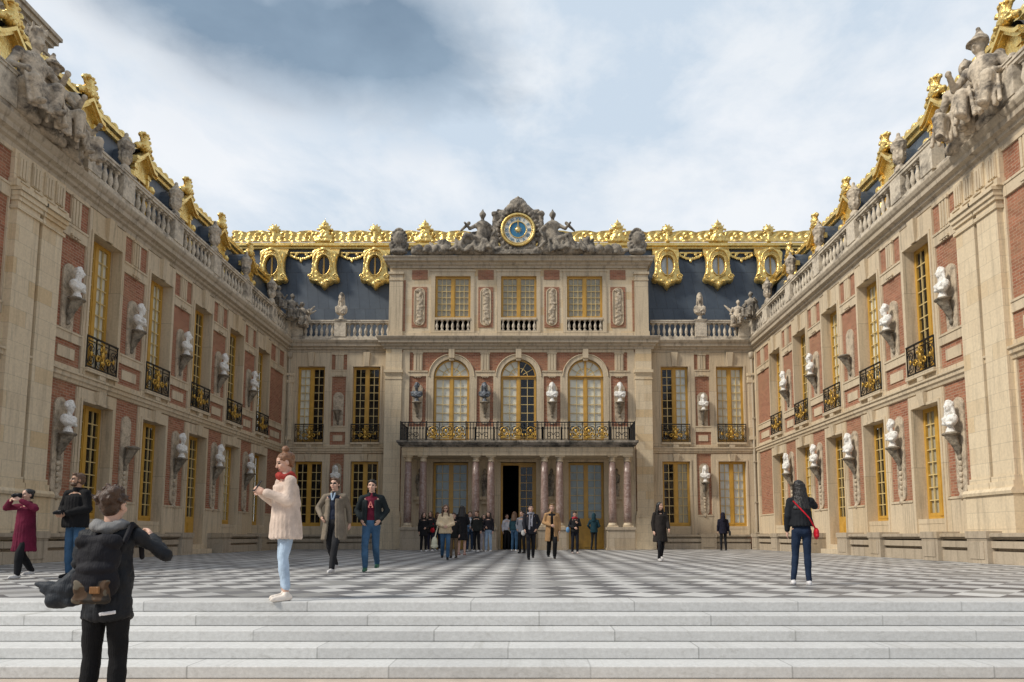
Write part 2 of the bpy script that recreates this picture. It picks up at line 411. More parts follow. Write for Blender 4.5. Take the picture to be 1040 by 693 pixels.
# ---- windows -----------------------------------------------------
_wc = {}
BLINDB = plain('blue_grey_net_curtain', (.30, .36, .37), .9, 0, .2, 1.5, .2, 20, .01, True)
def window(parent, x, y, z0, w, h, rows, blind='dark', rail=None, door=0.0, arch=False, cols=2, rot=0, name='window', label=None, blind2=None):
    key = (round(w, 2), round(h, 2), rows, door, arch, cols)
    if key not in _wc:
        f = MB(); W = w / 2 - .004; fr = .075
        hh = h
        f.box(-W, -W + fr, -.02, .08, 0, hh); f.box(W - fr, W, -.02, .08, 0, hh)
        f.box(-W + fr, W - fr, -.018, .08, 0, .1)
        if not arch: f.box(-W + fr, W - fr, -.018, .08, hh - fr, hh)
        else: f.box(-W + fr, W - fr, -.03, .08, hh - .05, hh + .07)
        f.box(-.075, .075, -.05, .06, .1, hh - (fr if not arch else .05))
        for s in (-1, 1):
            a, b = (.075, W - fr) if s > 0 else (-W + fr, -.075)
            f.box(a, a + .05, -.03, .05, .1, hh - fr); f.box(b - .05, b, -.03, .05, .1, hh - fr)
            f.box(a + .05, b - .05, -.028, .05, .1, .2 + (door if door else 0)); f.box(a + .05, b - .05, -.028, .05, hh - fr - .06, hh - fr)
            if door:
                f.box(a + .12, b - .12, -.045, -.02, .25, door - .02); f.box(a + .17, b - .17, -.06, -.04, .32, door - .09)
        g = MB()
        for s in (-1, 1):
            a, b = (.125, W - fr - .05) if s > 0 else (-W + fr + .05, -.125)
            zb = .2 + door; zt = hh - fr - .06
            for i in range(1, cols): xx = a + (b - a) * i / cols; g.box(xx - .017, xx + .017, -.02, .03, zb, zt)
            for j in range(1, rows): zz = zb + (zt - zb) * j / rows; g.box(a, b, -.018, .028, zz - .017, zz + .017)
        gl = MB(); gl.face([(-W + .06, .006, .15 + door), (W - .06, .006, .15 + door), (W - .06, .006, hh - .05), (-W + .06, .006, hh - .05)])
        bl = MB(); bl.face([(-W, .055, 0), (W, .055, 0), (W, .055, hh), (-W, .055, hh)])
        bh1 = MB(); bh1.face([(0.0, .055, 0), (W, .055, 0), (W, .055, hh), (0.0, .055, hh)])
        bh0 = MB(); bh0.face([(-W, .055, 0), (0, .055, 0), (0, .055, hh), (-W, .055, hh)])
        if arch:
            r = W; NS = 20
            def arcp(t, rr): return (rr * math.cos(t), hh + rr * math.sin(t))
            for k in range(NS):
                t0, t1 = PI * k / NS, PI * (k + 1) / NS
                p = [arcp(t0, r - fr), arcp(t0, r), arcp(t1, r), arcp(t1, r - fr)]
                f.face([(q[0], -.02, q[1]) for q in p]); f.face([(arcp(t0, r - fr)[0], -.02, arcp(t0, r - fr)[1]), (arcp(t1, r - fr)[0], -.02, arcp(t1, r - fr)[1]), (arcp(t1, r - fr)[0], .08, arcp(t1, r - fr)[1]), (arcp(t0, r - fr)[0], .08, arcp(t0, r - fr)[1])])
                gl.face([(0, .006, hh), (arcp(t0, r - .02)[0], .006, arcp(t0, r - .02)[1]), (arcp(t1, r - .02)[0], .006, arcp(t1, r - .02)[1])])
                for m_, ok in ((bl, True), (bh1, t0 < PI / 2 - .01), (bh0, t0 >= PI / 2 - .01)):
                    if ok: m_.face([(0, .055, hh), (arcp(t0, r)[0], .055, arcp(t0, r)[1]), (arcp(t1, r)[0], .055, arcp(t1, r)[1])])
            f.box(-.06, .06, -.045, .05, hh, hh + r - .02)
            ring = [(arcp(PI * k / 16, r * .52)[0], 0, arcp(PI * k / 16, r * .52)[1]) for k in range(17)]
            g.tube(ring, .022, 4)
            for t in (PI * .17, PI * .34, PI * .66, PI * .83):
                a = arcp(t, r * .3); b = arcp(t, r - fr); g.tube([(a[0], 0, a[1]), (b[0], 0, b[1])], .02, 4)
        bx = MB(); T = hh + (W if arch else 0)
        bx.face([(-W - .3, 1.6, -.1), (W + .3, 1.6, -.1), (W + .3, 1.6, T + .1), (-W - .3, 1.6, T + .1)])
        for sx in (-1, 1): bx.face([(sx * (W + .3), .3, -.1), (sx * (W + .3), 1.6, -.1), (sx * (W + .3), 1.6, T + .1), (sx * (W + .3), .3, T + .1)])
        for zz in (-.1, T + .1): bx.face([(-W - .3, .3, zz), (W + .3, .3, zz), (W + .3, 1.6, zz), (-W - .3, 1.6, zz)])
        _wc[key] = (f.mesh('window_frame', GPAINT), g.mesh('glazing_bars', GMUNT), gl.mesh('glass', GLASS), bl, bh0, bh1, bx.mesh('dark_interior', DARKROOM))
    fm, gm, glm, bl, bh0, bh1, bxm = _wc[key]
    o = link(name, fm, parent, (x, y, z0), (0, 0, rot))
    if label: o['label'] = label
    link('glazing_bars', gm, o); link('glass', glm, o); link('dark_interior', bxm, o)
    mm = {'blue': BLINDB, 'blind': BLIND, 'white': BLINDW, 'grey': BLINDG}
    if blind in mm:
        k2 = key + (blind,)
        if k2 not in _wc: _wc[k2] = bl.mesh('blind', mm[blind])
        link('blind', _wc[k2], o)
    if blind == 'right': link('blind', bh1.mesh('blind', BLINDW), o)
    if blind == 'right_grey': link('blind', bh1.mesh('blind', BLINDG), o)
    if blind == 'left': link('blind', bh0.mesh('blind', BLIND), o)
    if rail: rail_panel(o, w + .06, rail)
    return o

def scroll(cx, cz, r, turns=1.3, flip=1, up=1, y=0, n=12):
    return [(cx + flip * r * (1 - .75 * k / n) * math.cos(2 * PI * turns * k / n), y, cz + up * r * (1 - .75 * k / n) * math.sin(2 * PI * turns * k / n)) for k in range(n + 1)]
_rc = {}
def rail_panel(parent, w, y):
    k = round(w, 2)
    if k not in _rc:
        m = MB(); W = w / 2; H = 1.05
        m.box(-W, W, -.03, .03, H - .05, H); m.box(-W, W, -.02, .02, .04, .08)
        m.box(-W, W, -.015, .015, H - .17, H - .145)
        for xx in (-W, -W * .42, W * .42 - .03, W - .03): m.box(xx, xx + .03, -.018, .018, 0, H - .05)
        for s in (-1, 1):
            m.tube(scroll(s * W * .71, .66, W * .22, 1.4, s), .017, 4); m.tube(scroll(s * W * .71, .30, W * .24, 1.4, s, -1), .017, 4)
            m.tube(scroll(s * W * .2, .62, W * .2, 1.2, -s), .015, 4); m.tube(scroll(s * W * .2, .26, W * .2, 1.2, -s, -1), .015, 4)
            m.tube([(s * W * .98, 0, .1), (s * W * .55, 0, .5), (s * W * .95, 0, .85)], .014, 4)
        g = MB()
        g.sphere((0, -.03, .56), (.10, .04, .13), 10); g.sphere((0, -.03, .30), (.13, .04, .07), 10)
        g.tube([(-W * .75, -.02, .47), (0, -.03, .44), (W * .75, -.02, .47)], .014, 4); g.tube([(0, -.03, .2), (0, -.03, .85)], .03, 5)
        for s in (-1, 1):
            g.tube([(0, -.03, .68), (s * .13, -.03, .73)], .02, 4); g.tube(scroll(s * .26, .38, .13, 1.2, -s, 1, -.03), .03, 5); g.sphere((s * W * .71, -.02, .48), (.06, .03, .09), 8); g.sphere((s * .12, -.03, .72), (.05, .03, .07), 8)
        g.sphere((0, -.03, .82), (.06, .03, .08), 8)
        _rc[k] = (m.mesh('iron_railing', IRON), g.mesh('gilt_ornament', GDARK))
    o = link('iron_railing', _rc[k][0], parent, (0, y, 0)); link('gilt_ornament', _rc[k][1], parent, (0, y, 0)); return o

# ---- stonework of one window bay -----------------------------------
def surround(mb, c, hw, sw, z0, z1, p=.07, keyh=.4, up=True):
    """jambs, lintel and keystone round an opening"""
    for s in (-1, 1):
        mb.box(c + s * hw, c + s * (hw + sw), -p, .44, z0, z1)
        mb.box(c + s * (hw + .0), c + s * (hw + .09), -p - .035, -p, z0, z1 - .001)       # inner moulding
    mb.box(c - hw, c + hw, -p, .44, z1, z1 + keyh); mb.box(c - hw - .09, c + hw + .09, -p - .035, -p, z1, z1 + .09)
    for s in (-1, 1): mb.box(c + s * hw, c + s * (hw + sw), -p, .1, z1, z1 + keyh)
    # keystone with a small bracket
    mb.face([(c - .13, -p - .10, z1 + .0), (c + .13, -p - .10, z1 + .0), (c + .19, -p - .16, z1 + keyh), (c - .19, -p - .16, z1 + keyh)])
    mb.face([(c - .13, -p - .10, z1), (c - .19, -p - .16, z1 + keyh), (c - .19, -p + .01, z1 + keyh), (c - .13, -p + .01, z1)])
    mb.face([(c + .13, -p - .10, z1), (c + .13, -p + .01, z1), (c + .19, -p + .01, z1 + keyh), (c + .19, -p - .16, z1 + keyh)])
    mb.face([(c - .13, -p - .10, z1), (c - .13, -p + .01, z1), (c + .13, -p + .01, z1), (c + .13, -p - .10, z1)])
STRING = [(0, 5.41), (.07, 5.43), (.09, 5.52), (.14, 5.56), (.14, 5.68), (.19, 5.70), (.19, 5.76), (0, 5.80)]
def triglyph(mb, c, z0, z1, w=.46, p=.06):
    mb.box(c - w / 2, c + w / 2, -p, .05, z0, z1)
    for k in (-1, 0, 1): mb.box(c + k * w * .31 - w * .1, c + k * w * .31 + w * .1, -p - .03, -p, z0 + .02, z1 - .08)
    mb.box(c - w / 2 - .03, c + w / 2 + .03, -p - .05, -p + .02, z1 - .07, z1)
    mb.box(c - w / 2 + .02, c + w / 2 - .02, -p - .07, .0, z0 - .36, z0 - .30); 
    for k in (-1, 0, 1): mb.box(c + k * .13 - .035, c + k * .13 + .035, -p - .05, -p + .03, z0 - .42, z0 - .36)
def pier(mb, a, b, tablet=True, tri=True):
    """the stone bands between two window surrounds; brick shows in the gaps"""
    mb.box(a, b, -.06, .05, 6.66, 7.0); mb.box(a, b, -.085, -.06, 6.93, 6.99)
    mb.box(a, b, -.06, .05, 9.88, 10.28); mb.box(a, b, -.085, -.06, 10.2, 10.27)
    mb.box(a, b, -.06, .05, 5.80, 5.92); mb.box(a, b, -.05, .05, 11.18, 11.3)
    if tablet: mb.box(a + (b - a) * .2, b - (b - a) * .2, -.035, .05, 6.13, 6.47)
    if tri: triglyph(mb, (a + b) / 2, 10.28, 11.2, min(.46, (b - a) * .55))
    # thin framing fillets of the brick panels
    for (z0, z1) in ((7.0, 9.88), (1.95, 5.38)):
        mb.box(a, a + .045, -.05, .05, z0, z1); mb.box(b - .045, b, -.05, .05, z0, z1)

CPROF = [(0, 11.28), (.05, 11.30), (.07, 11.42), (.16, 11.47), (.17, 11.56), (.30, 11.62), (.31, 11.76), (.37, 11.82), (.42, 11.93), (.42, 11.97), (-.6, 12.02), (-.6, 11.28)]

_bal = None
def baluster(parent, x, y, z):
    global _bal
    if _bal is None:
        m = MB(); m.box(-.095, .095, -.095, .095, 0, .07)
        m.lathe([(.06, .07), (.075, .1), (.05, .14), (.075, .22), (.098, .32), (.085, .42), (.05, .56), (.042, .64), (.065, .67), (.05, .70), (.07, .73)], seg=10)
        m.box(-.09, .09, -.09, .09, .73, .80); _bal = m.mesh('baluster', BALU)
    return link('baluster', _bal, parent, (x, y, z))
def balustrade(parent, x0, x1, posts, y=-.18, z=11.96, n=7, pw=.66, rail=True, skip=()):
    """plinth, posts and rail as one part, balusters its sub-parts"""
    m = MB()
    m.box(x0, x1, y - .16, y + .2, z, z + .20)
    for (a, b) in [(x0, x1)]:
        m.box(a, b, y - .15, y + .15, z + 1.0, z + 1.10); m.box(a, b, y - .18, y + .18, z + 1.10, z + 1.18)
    for p in posts:
        m.box(p - pw / 2, p + pw / 2, y - .19, y + .22, z + .20, z + 1.0); m.box(p - pw / 2 - .03, p + pw / 2 + .03, y - .21, y + .24, z + 1.185, z + 1.22)
    b = m.build('balustrade', BALU, parent)
    edges = [x0] + [v for p in sorted(posts) for v in (p - pw / 2, p + pw / 2)] + [x1]
    for i in range(0, len(edges) - 1, 2):
        a, c = edges[i], edges[i + 1]
        if c - a < .35: continue
        k = max(1, round((c - a) / (.31 if n is None else .33)))
        for q in range(k): baluster(b, a + (c - a) * (q + .5) / k, y, z + .20)
    return b

# wall brackets and the niches behind the busts
_con = {}
def console(parent, x, z, metal=False):
    if 'c' not in _con:
        m = MB()
        m.lathe([(.27, 0), (.30, .03), (.30, .09), (.25, .1)], (0, -.26, -.1), 12, sq=.9)
        m.box(-.26, .26, -.45, 0, -.005, .02) if False else None
        prims = [('c', (0, -.30, -.13), (0, -.16, -.42), .15, .10, 10), ('c', (0, -.16, -.42), (0, -.06, -.66), .10, .07, 10), ('e', (0, -.05, -.78), (.08, .07, .1)),
                 ('c', (-.12, -.22, -.2), (-.07, -.08, -.55), .06, .05), ('c', (.12, -.22, -.2), (.07, -.08, -.55), .06, .05), ('e', (0, -.28, -.07), (.29, .24, .07))]
        _con['c'] = blob('console', prims, .03, [CONS], 1, .012, 14)
        # upper-floor backing: tall oval cartouche ; ground floor: niche with pendant
        m = MB()
        def plate(m, w, z0, z1, p0, p1, seg=10):
            outer = [(w * math.cos(PI * k / seg), z1 - w + w * math.sin(PI * k / seg)) for k in range(seg + 1)] + [(-w * math.cos(PI * k / seg) * .9, z0 + w - w * math.sin(PI * k / seg)) for k in range(seg + 1)]
            n = len(outer); m.face([(a, -p1, b) for a, b in outer])
            for i in range(n): a = outer[i]; b = outer[(i + 1) % n]; m.face([(a[0], -p0, a[1]), (b[0], -p0, b[1]), (b[0], -p1, b[1]), (a[0], -p1, a[1])])
        plate(m, .30, -1.25, 1.05, 0, .05); plate(m, .24, -1.15, .98, .05, .03)
        _con['u'] = m.mesh('cartouche_panel', RELIEF)
        m = MB(); plate(m, .27, -1.9, 1.05, 0, .05)
        m.lathe([(.02, -.1), (.1, 0), (.05, .12)], (0, -.07, -1.95), 8)
        for k in range(5): m.sphere((0, -.07, -.95 - .17 * k), (.09 - .01 * k, .05, .09), 8)
        _con['g'] = m.mesh('niche_panel', RELIEF)
    o = link('console', _con['c'], parent, (x, -.02, z)); return o
def backing(parent, x, z, ground):
    return link('niche_panel' if ground else 'cartouche_panel', _con['g' if ground else 'u'], parent, (x, -.002, z))

def bust_meshes():
    out = []
    rnd = random.Random(3)
    for v in range(4):
        turn = (-.35, .4, 0, .15)[v]
        M = Matrix.Rotation(turn, 4, 'Z')
        def h(x, y, z): q = M @ Vector((x, y, 0)); return (q.x, q.y - .02, z)
        P = [('e', (0, 0, .30), (.27, .155, .16), (.1, 0, 0)), ('e', (-.17, 0, .33), (.14, .13, .14)), ('e', (.17, 0, .33), (.14, .13, .14)),
             ('c', (0, -.01, .38), (0, -.03, .56), .085, .072), ('e', h(0, -.02, .68), (.098, .125, .145)), ('e', h(0, -.07, .62), (.07, .075, .07)),
             ('c', h(0, -.14, .70), h(0, -.165, .655), .014, .022), ('e', h(0, .03, .72), (.12, .13, .13)),
             ('c', (0, 0, .0), (0, 0, .03), .15, .13), ('c', (0, 0, .03), (0, 0, .16), .07, .09)]
        for k in range(10): a = PI * k / 9; P.append(('e', h(.115 * math.cos(a), .0 + .03 * math.sin(a * 3), .70 + .13 * math.sin(a)), (.045, .06, .045)))
        if v in (1, 2):
            for s in (-1, 1): P.append(('c', h(s * .11, .02, .68), h(s * .15, .03, .42), .05, .045))          # wig or long hair
        if v in (0, 3): P.append(('c', h(0, -.11, .60), h(0, -.10, .52), .05, .035))                          # beard
        P += [('c', (-.26, -.06, .38), (.12, -.15, .2), .05, .045), ('c', (.25, -.04, .40), (.02, -.16, .26), .045, .04), ('c', (-.2, -.1, .24), (.2, -.1, .2), .045, .045)]
        out.append(blob('marble_bust', P, .013, [MARBLE], 1, .004, 30))
    return out
BUSTS = bust_meshes()

# ---------------------------------------------------------------- slate dormer of the side wings
def dormer_meshes():
    f = MB(); W = .74
    # pilasters, sill, lintel of the gilt front (front plane y=0)
    for s in (-1, 1):
        f.box(s * .50, s * W, -.06, .12, .0, 3.1); f.box(s * .56, s * .70, -.10, -.06, .2, 2.95); f.box(s * .47, s * (W + .04), -.13, .05, 2.95, 3.12)
    f.box(-.5, .5, -.05, .1, 2.7, 3.1); f.box(-.5, .5, -.05, .12, 0, .5)
    # raking cornice, curved
    N_ = 14
    def rk(t): x = t * .98; return x, 3.12 + .62 * (1 - abs(t)) ** 1.15 + .10 * math.exp(-((abs(t) - 1) / .18) ** 2)
    for k in range(-N_, N_):
        a = rk(k / N_); b = rk((k + 1) / N_)
        for (y0, y1, dz, th) in ((-.30, .15, .0, .13), (-.22, .12, -.12, .12)):
            f.face([(a[0], y0, a[1] + dz), (b[0], y0, b[1] + dz), (b[0], y0, b[1] + dz + th), (a[0], y0, a[1] + dz + th)])
            f.face([(a[0], y0, a[1] + dz + th), (b[0], y0, b[1] + dz + th), (b[0], y1, b[1] + dz + th), (a[0], y1, a[1] + dz + th)])
            f.face([(a[0], y0, a[1] + dz), (b[0], y0, b[1] + dz), (b[0], y1, b[1] + dz), (a[0], y1, a[1] + dz)])
        f.face([(a[0], -.04, 3.1), (b[0], -.04, 3.1), (b[0], -.04, b[1]), (a[0], -.04, a[1])])
    for s in (-1, 1): f.face([(s * .98, -.3, 3.1), (s * .98, -.3, 3.35), (s * .98, .15, 3.35), (s * .98, .15, 3.1)])
    for i, v in enumerate(f.v): f.v[i] = (v[0] * .72, v[1], v[2])
    fm = f.mesh('gilt_front', GOLD)
    s = MB()   # slate cheeks and barrel roof
    prof = [(-.72, 0), (-.72, 2.9)] + [(-.80 * math.cos(PI * k / 10), 2.95 + 1.0 * math.sin(PI * k / 10)) for k in range(11)] + [(.72, 2.9), (.72, 0)]
    for i in range(len(prof) - 1):
        a, b = prof[i], prof[i + 1]; s.face([(a[0], .05, a[1]), (b[0], .05, b[1]), (b[0], 2.6, b[1]), (a[0], 2.6, a[1])])
    for k in range(6):
        for sx in (-1, 1): s.box(sx * .71, sx * .75, .2 + k * .38, .26 + k * .38, 0, 2.9)
    s.face([(p[0], 2.6, p[1]) for p in prof])
    for i, v in enumerate(s.v): s.v[i] = (v[0] * .74, v[1], v[2])
    sm = s.mesh('slate_cheeks', SLATE)
    w = MB(); w.face([(-.35, .04, .4), (.35, .04, .4), (.35, .04, 2.7), (-.35, .04, 2.7)]); w2 = MB()
    for x in (-.36, -.03, .30): w2.box(x, x + .06, -.01, .06, .5, 2.7)
    for k in range(1, 5): w2.box(-.30, .30, 0, .05, .5 + k * .44, .53 + k * .44)
    # scroll volutes beside the front and the crowning trophy
    P = []
    for sx in (-1, 1):
        P += [('c', (sx * .85, -.06, .3), (sx * .80, -.06, 1.6), .13, .09), ('c', (sx * .8, -.06, 1.6), (sx * .86, -.06, 2.5), .09, .13), ('e', (sx * .90, -.08, 2.62), (.17, .15, .18)), ('e', (sx * 1.0, -.06, .3), (.2, .14, .2))]
    P = [tuple([q[0]] + [(a[0] * .72, a[1], a[2]) if isinstance(a, tuple) and ((q[0] == 'c' and i < 2) or (q[0] == 'e' and i == 0)) else (a * .8 if isinstance(a, float) and q[0] == 'c' else a) for i, a in enumerate(q[1:])]) for q in P]
    side = [blob('volute', [q for q in P if q[1][0] * sx > 0], .035, [GOLD], 1, .02, 12) for sx in (-1, 1)]
    rnd = random.Random(5)
    P = [('e', (0, -.1, 4.2), (.34, .22, .22)), ('e', (0, -.12, 4.52), (.2, .17, .25)), ('e', (.02, -.12, 4.82), (.15, .14, .15))]
    for sx in (-1, 1):
        P += [('c', (sx * .1, -.1, 4.15), (sx * .52, -.12, 4.0), .13, .09), ('e', (sx * .58, -.12, 3.92), (.14, .12, .13)), ('c', (sx * .15, -.12, 4.5), (sx * .38, -.12, 4.72), .07, .05), ('e', (sx * .4, -.12, 4.78), (.09, .08, .1))]
    for k in range(8): a = k * PI / 4; P.append(('e', (.24 * math.cos(a), -.12 + .1 * math.sin(a), 4.98 + .03 * math.sin(2 * a)), (.07, .06, .07)))
    for k in range(7): P.append(('e', (rnd.uniform(-.4, .4), -.2, rnd.uniform(3.9, 4.4)), (.1, .08, .08)))
    P = [tuple([q[0]] + [(a[0] * .8, a[1] * 1.0, (a[2] - 4.2) * .62 + 4.05) if (q[0] == 'c' and i < 2) or (q[0] == 'e' and i == 0) else (a * 1.0 if isinstance(a, float) and q[0] == 'c' else (tuple(v * .92 for v in a) if isinstance(a, tuple) and q[0] == 'e' and i == 1 else a)) for i, a in enumerate(q[1:])]) for q in P]
    tro = blob('gilt_trophy', P, .022, [GOLD], 1, .022, 15)
    return fm, sm, w.mesh('glass', GLASS), w2.mesh('glazing_bars', GPAINT), side, tro
DORM = dormer_meshes()
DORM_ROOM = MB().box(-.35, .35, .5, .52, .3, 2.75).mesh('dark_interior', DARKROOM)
def dormer(parent, x, y, z=12.0, scale=1.0):
    o = link('dormer', DORM[0], parent, (x, y, z), scale=(scale,) * 3)
    link('slate_cheeks', DORM[1], o); link('glass', DORM[2], o); link('glazing_bars', DORM[3], o); link('volute', DORM[4][0], o); link('volute', DORM[4][1], o); link('gilt_trophy', DORM[5], o)
    link('dark_interior', DORM_ROOM, o)
    return o

# ---------------------------------------------------------------- SIDE WINGS
BAYS = [22.1 + 3.35 * k for k in range(5)]
POSTS = [b + .5 for b in BAYS]
NEARBAY = 15.0
WEND = 12.4
def side_wing(sgn, name_side):
    left = sgn > 0
    root = empty('palace_wing', (-HW if left else HW, 26, 0), R(90) if left else R(-90))
    L = lambda Y: sgn * (Y - 26)                       # court depth to local x
    def span(a, b): a, b = L(a), L(b); return (min(a, b), max(a, b))
    hw = .775; sw = .20
    axes = BAYS + [NEARBAY]
    doors = {2} if left else {2}
    ops = []
    for i, Yk in enumerate(axes):
        c = L(Yk); z0 = .40 if i in doors else WZ0
        ops += [(c - hw, c + hw, z0, WZ1), (c - hw, c + hw, UZ0, UZ1)]
    a, b = span(WEND, DW)
    w = MB(); wall_sheet(w, a, b, 0, 11.3, ops)
    # end wall and closing back
    e = L(WEND)
    w.face([(e, 0, 0), (e, 8, 0), (e, 8, 12), (e, 0, 12)], 1)
    w.build('wall', [BRICK, STONE], root)
    # stone dressings
    d = MB()
    lowops = sorted([(L(axes[i]) - hw, L(axes[i]) + hw) for i in range(6)])
    # plinth course split round the windows
    for i, Yk in enumerate(axes):
        c = L(Yk)
        surround(d, c, hw, sw, .8 if i not in doors else .35, WZ1, .07, .42)
        surround(d, c, hw, sw, 5.80, UZ1, .07, .78)
        d.box(c - hw - .05, c + hw + .05, -.20, .3, UZ0 - .12, UZ0 - .003)               # balcony slab
        d.box(c - .16, c + .16, -.18, -.07, 5.78, UZ0 - .125)
        if i in doors: d.box(c - hw - sw, c + hw + sw, -.45, .3, 0, .2); d.box(c - hw - .05, c + hw + .05, -.2, .3, .2, .39)
        if i not in doors: d.box(c - hw - sw, c + hw + sw, -.07, .05, 0, .799)
        if i not in doors:
            d.box(c - hw + .002, c + hw - .002, -.05, .3, WZ0 - .16, WZ0 - .003); d.box(c - hw, c + hw, -.04, .1, .8, WZ0 - .165)
        d.box(c - hw + .001, c + hw - .001, -.065, .1, 5.80, UZ0 - .125)
    edges = []
    ys = sorted(BAYS)
    bustY = [20.42] + [y + 1.675 for y in BAYS[:-1]]
    for k in range(4): edges.append(span(ys[k] + hw + sw, ys[k + 1] - hw - sw))
    edges.append(span(19.86, ys[0] - hw - sw)); edges.append(span(ys[4] + hw + sw, 38.55))
    edges.append(span(NEARBAY + hw + sw, 17.86)); edges.append(span(13.0, NEARBAY - hw - sw))
    for (p, q) in edges:
        pier(d, p, q, True, (q - p) > .9); d.box(p, q, -.07, .05, 0, 1.93); d.box(p, q, -.10, -.07, 1.86, 1.925)
    d.extr(STRING, *span(WEND, 38.9))
    ca, cb = span(WEND, DW)
    # corner strips
    d.box(*span(38.55, 38.95), -.10, .05, 0, 5.41); d.box(*span(38.55, 38.95), -.10, .05, 5.8, 11.28)
    d.box(*span(WEND - .02, 13.0), -.10, .05, 0, 5.41); d.box(*span(WEND - .02, 13.0), -.10, .05, 5.8, 11.28)
    d.build('stone_dressing', STONE2, root)
    # paired giant pilasters, each its own part
    for (y0, y1) in ((17.95, 18.80), (18.93, 19.76)):
        p = MB(); x0, x1 = span(y0, y1)
        p.box(x0, x1, -.20, .05, 2.35, 9.62)
        p.box(x0 - .05, x1 + .05, -.25, .05, 9.62, 9.72); p.box(x0 + .005, x1 - .005, -.205, .05, 9.72, 9.86)
        p.box(x0 - .04, x1 + .04, -.26, .05, 9.86, 9.98); p.box(x0 - .06, x1 + .06, -.31, .05, 9.98, 10.12); p.box(x0 - .09, x1 + .09, -.36, .05, 10.12, 10.22)
        p.box(x0 - .03, x1 + .03, -.24, .05, 2.2, 2.35); p.box(x0 - .05, x1 + .05, -.29, .05, 2.02, 2.2)
        p.build('pilaster', STONE, root)
    p = MB(); x0, x1 = span(17.86, 19.85)
    p.box(x0, x1, -.34, .05, .55, 1.85); p.extr([(0, 1.85), (.40, 1.85), (.42, 1.93), (.36, 2.02), (0, 2.02)], x0 - .03, x1 + .03)
    p.box(x0, x1, -.03, .05, 2.02, 9.6)
    # entablature block above with triglyphs
    p.box(x0 - .06, x1 + .06, -.24, .05, 10.22, 10.42); p.box(x0 - .02, x1 + .02, -.12, .05, 10.42, 11.28)
    p.build('pilaster_base', STONE, root)
    p = MB()
    for yk in (18.1, 18.62, 19.12, 19.6): 
        c = L(yk); p.box(c - .17, c + .17, -.17, -.1, 10.52, 11.2)
        for k in (-1, 0, 1): p.box(c + k * .11 - .035, c + k * .11 + .035, -.195, -.17, 10.54, 11.1)
        p.box(c - .17, c + .17, -.27, -.23, 10.36, 10.41)
    p.build('triglyph_frieze', STONE2, root)
    # cornice, mitred into the rear corner
    cm = MB()
    if left: cm.extr(CPROF, L(WEND), L(DW), 0, -1)
    else: cm.extr(CPROF, L(DW), L(WEND), 1, 0)
    cm.build('cornice', CORN, root)
    # plinth / banquette at the foot is a separate bench
    # balustrade; interrupted by the sculpture pedestal at 17.9-20.4
    posts = [L(y) for y in BAYS] + [L(NEARBAY)]
    x0, x1 = span(20.5, 38.6); balustrade(root, x0, x1, [L(y) for y in POSTS] + [L(38.3), L(20.75)])
    x0, x1 = span(WEND, 17.4); balustrade(root, x0, x1, [L(NEARBAY), L(17.1), L(WEND + .35)])
    pd = MB(); pd.box(*span(17.42, 20.48), -.24, .3, 11.99, 12.22); pd.build('sculpture_plinth', BALU, root)
    # windows
    blinds_u = (['blind', 'blind', 'dark', 'dark', 'dark', 'blind'] if left else ['dark', 'blind', 'blind', 'dark', 'blind', 'dark'])  # first two on the left stand in for bright sky reflected in the panes
    blinds_g = (['dark', 'dark', 'dark', 'blind', 'dark', 'dark'] if left else ['grey', 'dark', 'dark', 'blind', 'dark', 'dark'])
    for i, Yk in enumerate(axes):
        c = L(Yk)
        if i in doors: window(root, c, .32, .40, 1.55, WZ1 - .40, 8, blinds_g[i], door=.95, name='glazed_door')
        else: window(root, c, .32, WZ0, 1.55, WZ1 - WZ0, 8, blinds_g[i])
        window(root, c, .32, UZ0, 1.55, UZ1 - UZ0, 9, blinds_u[i], rail=-.44)
    # brackets and niches, with the busts as things of their own
    ords = ['beside the paired pilasters', 'between first and second windows', 'between second and third windows', 'between third and fourth windows', 'between fourth and fifth windows']
    rotz = R(90) if left else R(-90)
    for k, yb in enumerate(bustY):
        for fl, zc in (('ground', 3.85), ('upper', 8.0)):
            c = L(yb); console(root, c, zc); backing(root, c, zc, fl == 'ground')
            skip = (fl == 'ground' and k == 1 and left) or (fl == 'upper' and k == 2 and not left)
            if skip: continue
            wx = (-HW + .30) if left else (HW - .30)
            o = link('marble_bust', BUSTS[(k * 2 + (fl == 'upper') + (0 if left else 1)) % 4], None, (wx, yb, zc - .01), (0, 0, rotz), (.98, .98, 1.12))
            tag(o, 'marble bust, %s floor of %s wing, %s' % (fl, name_side, ords[k]), 'bust', 'marble busts on the wing walls')
    # downpipe in the rear corner
    dp = MB(); x = L(38.86)
    dp.tube([(x, -.22, .25), (x, -.22, 2.0), (x, -.22, 11.3)], .065, 8); 
    for z in (.9, 2.6, 4.9, 7.4, 9.9): dp.box(x - .1, x + .1, -.3, .0, z, z + .06)
    dp.lathe([(.08, 0), (.16, .1), (.18, .35), (.1, .4)], (x, -.22, 10.9), 8)
    dp.build('downpipe', CORN, root)
    # roof: steep slate slope, gilt ridge, flat top
    rf = MB(); x0, x1 = span(WEND, 41.0)
    pr = [(-.02, 12.0), (-1.10, 12.02), (-1.25, 12.2), (-2.0, 16.1), (-2.3, 16.3), (-8.0, 16.6), (-8.0, 12.0)]
    rf.extr(pr, x0, x1); rf.build('roof', SLATE, root)
    rg = MB(); rg.extr([(-1.98, 15.95), (-1.86, 15.98), (-1.84, 16.1), (-1.72, 16.16), (-1.72, 16.3), (-1.85, 16.42), (-2.2, 16.5), (-2.3, 16.0)], *span(WEND, 40.2))
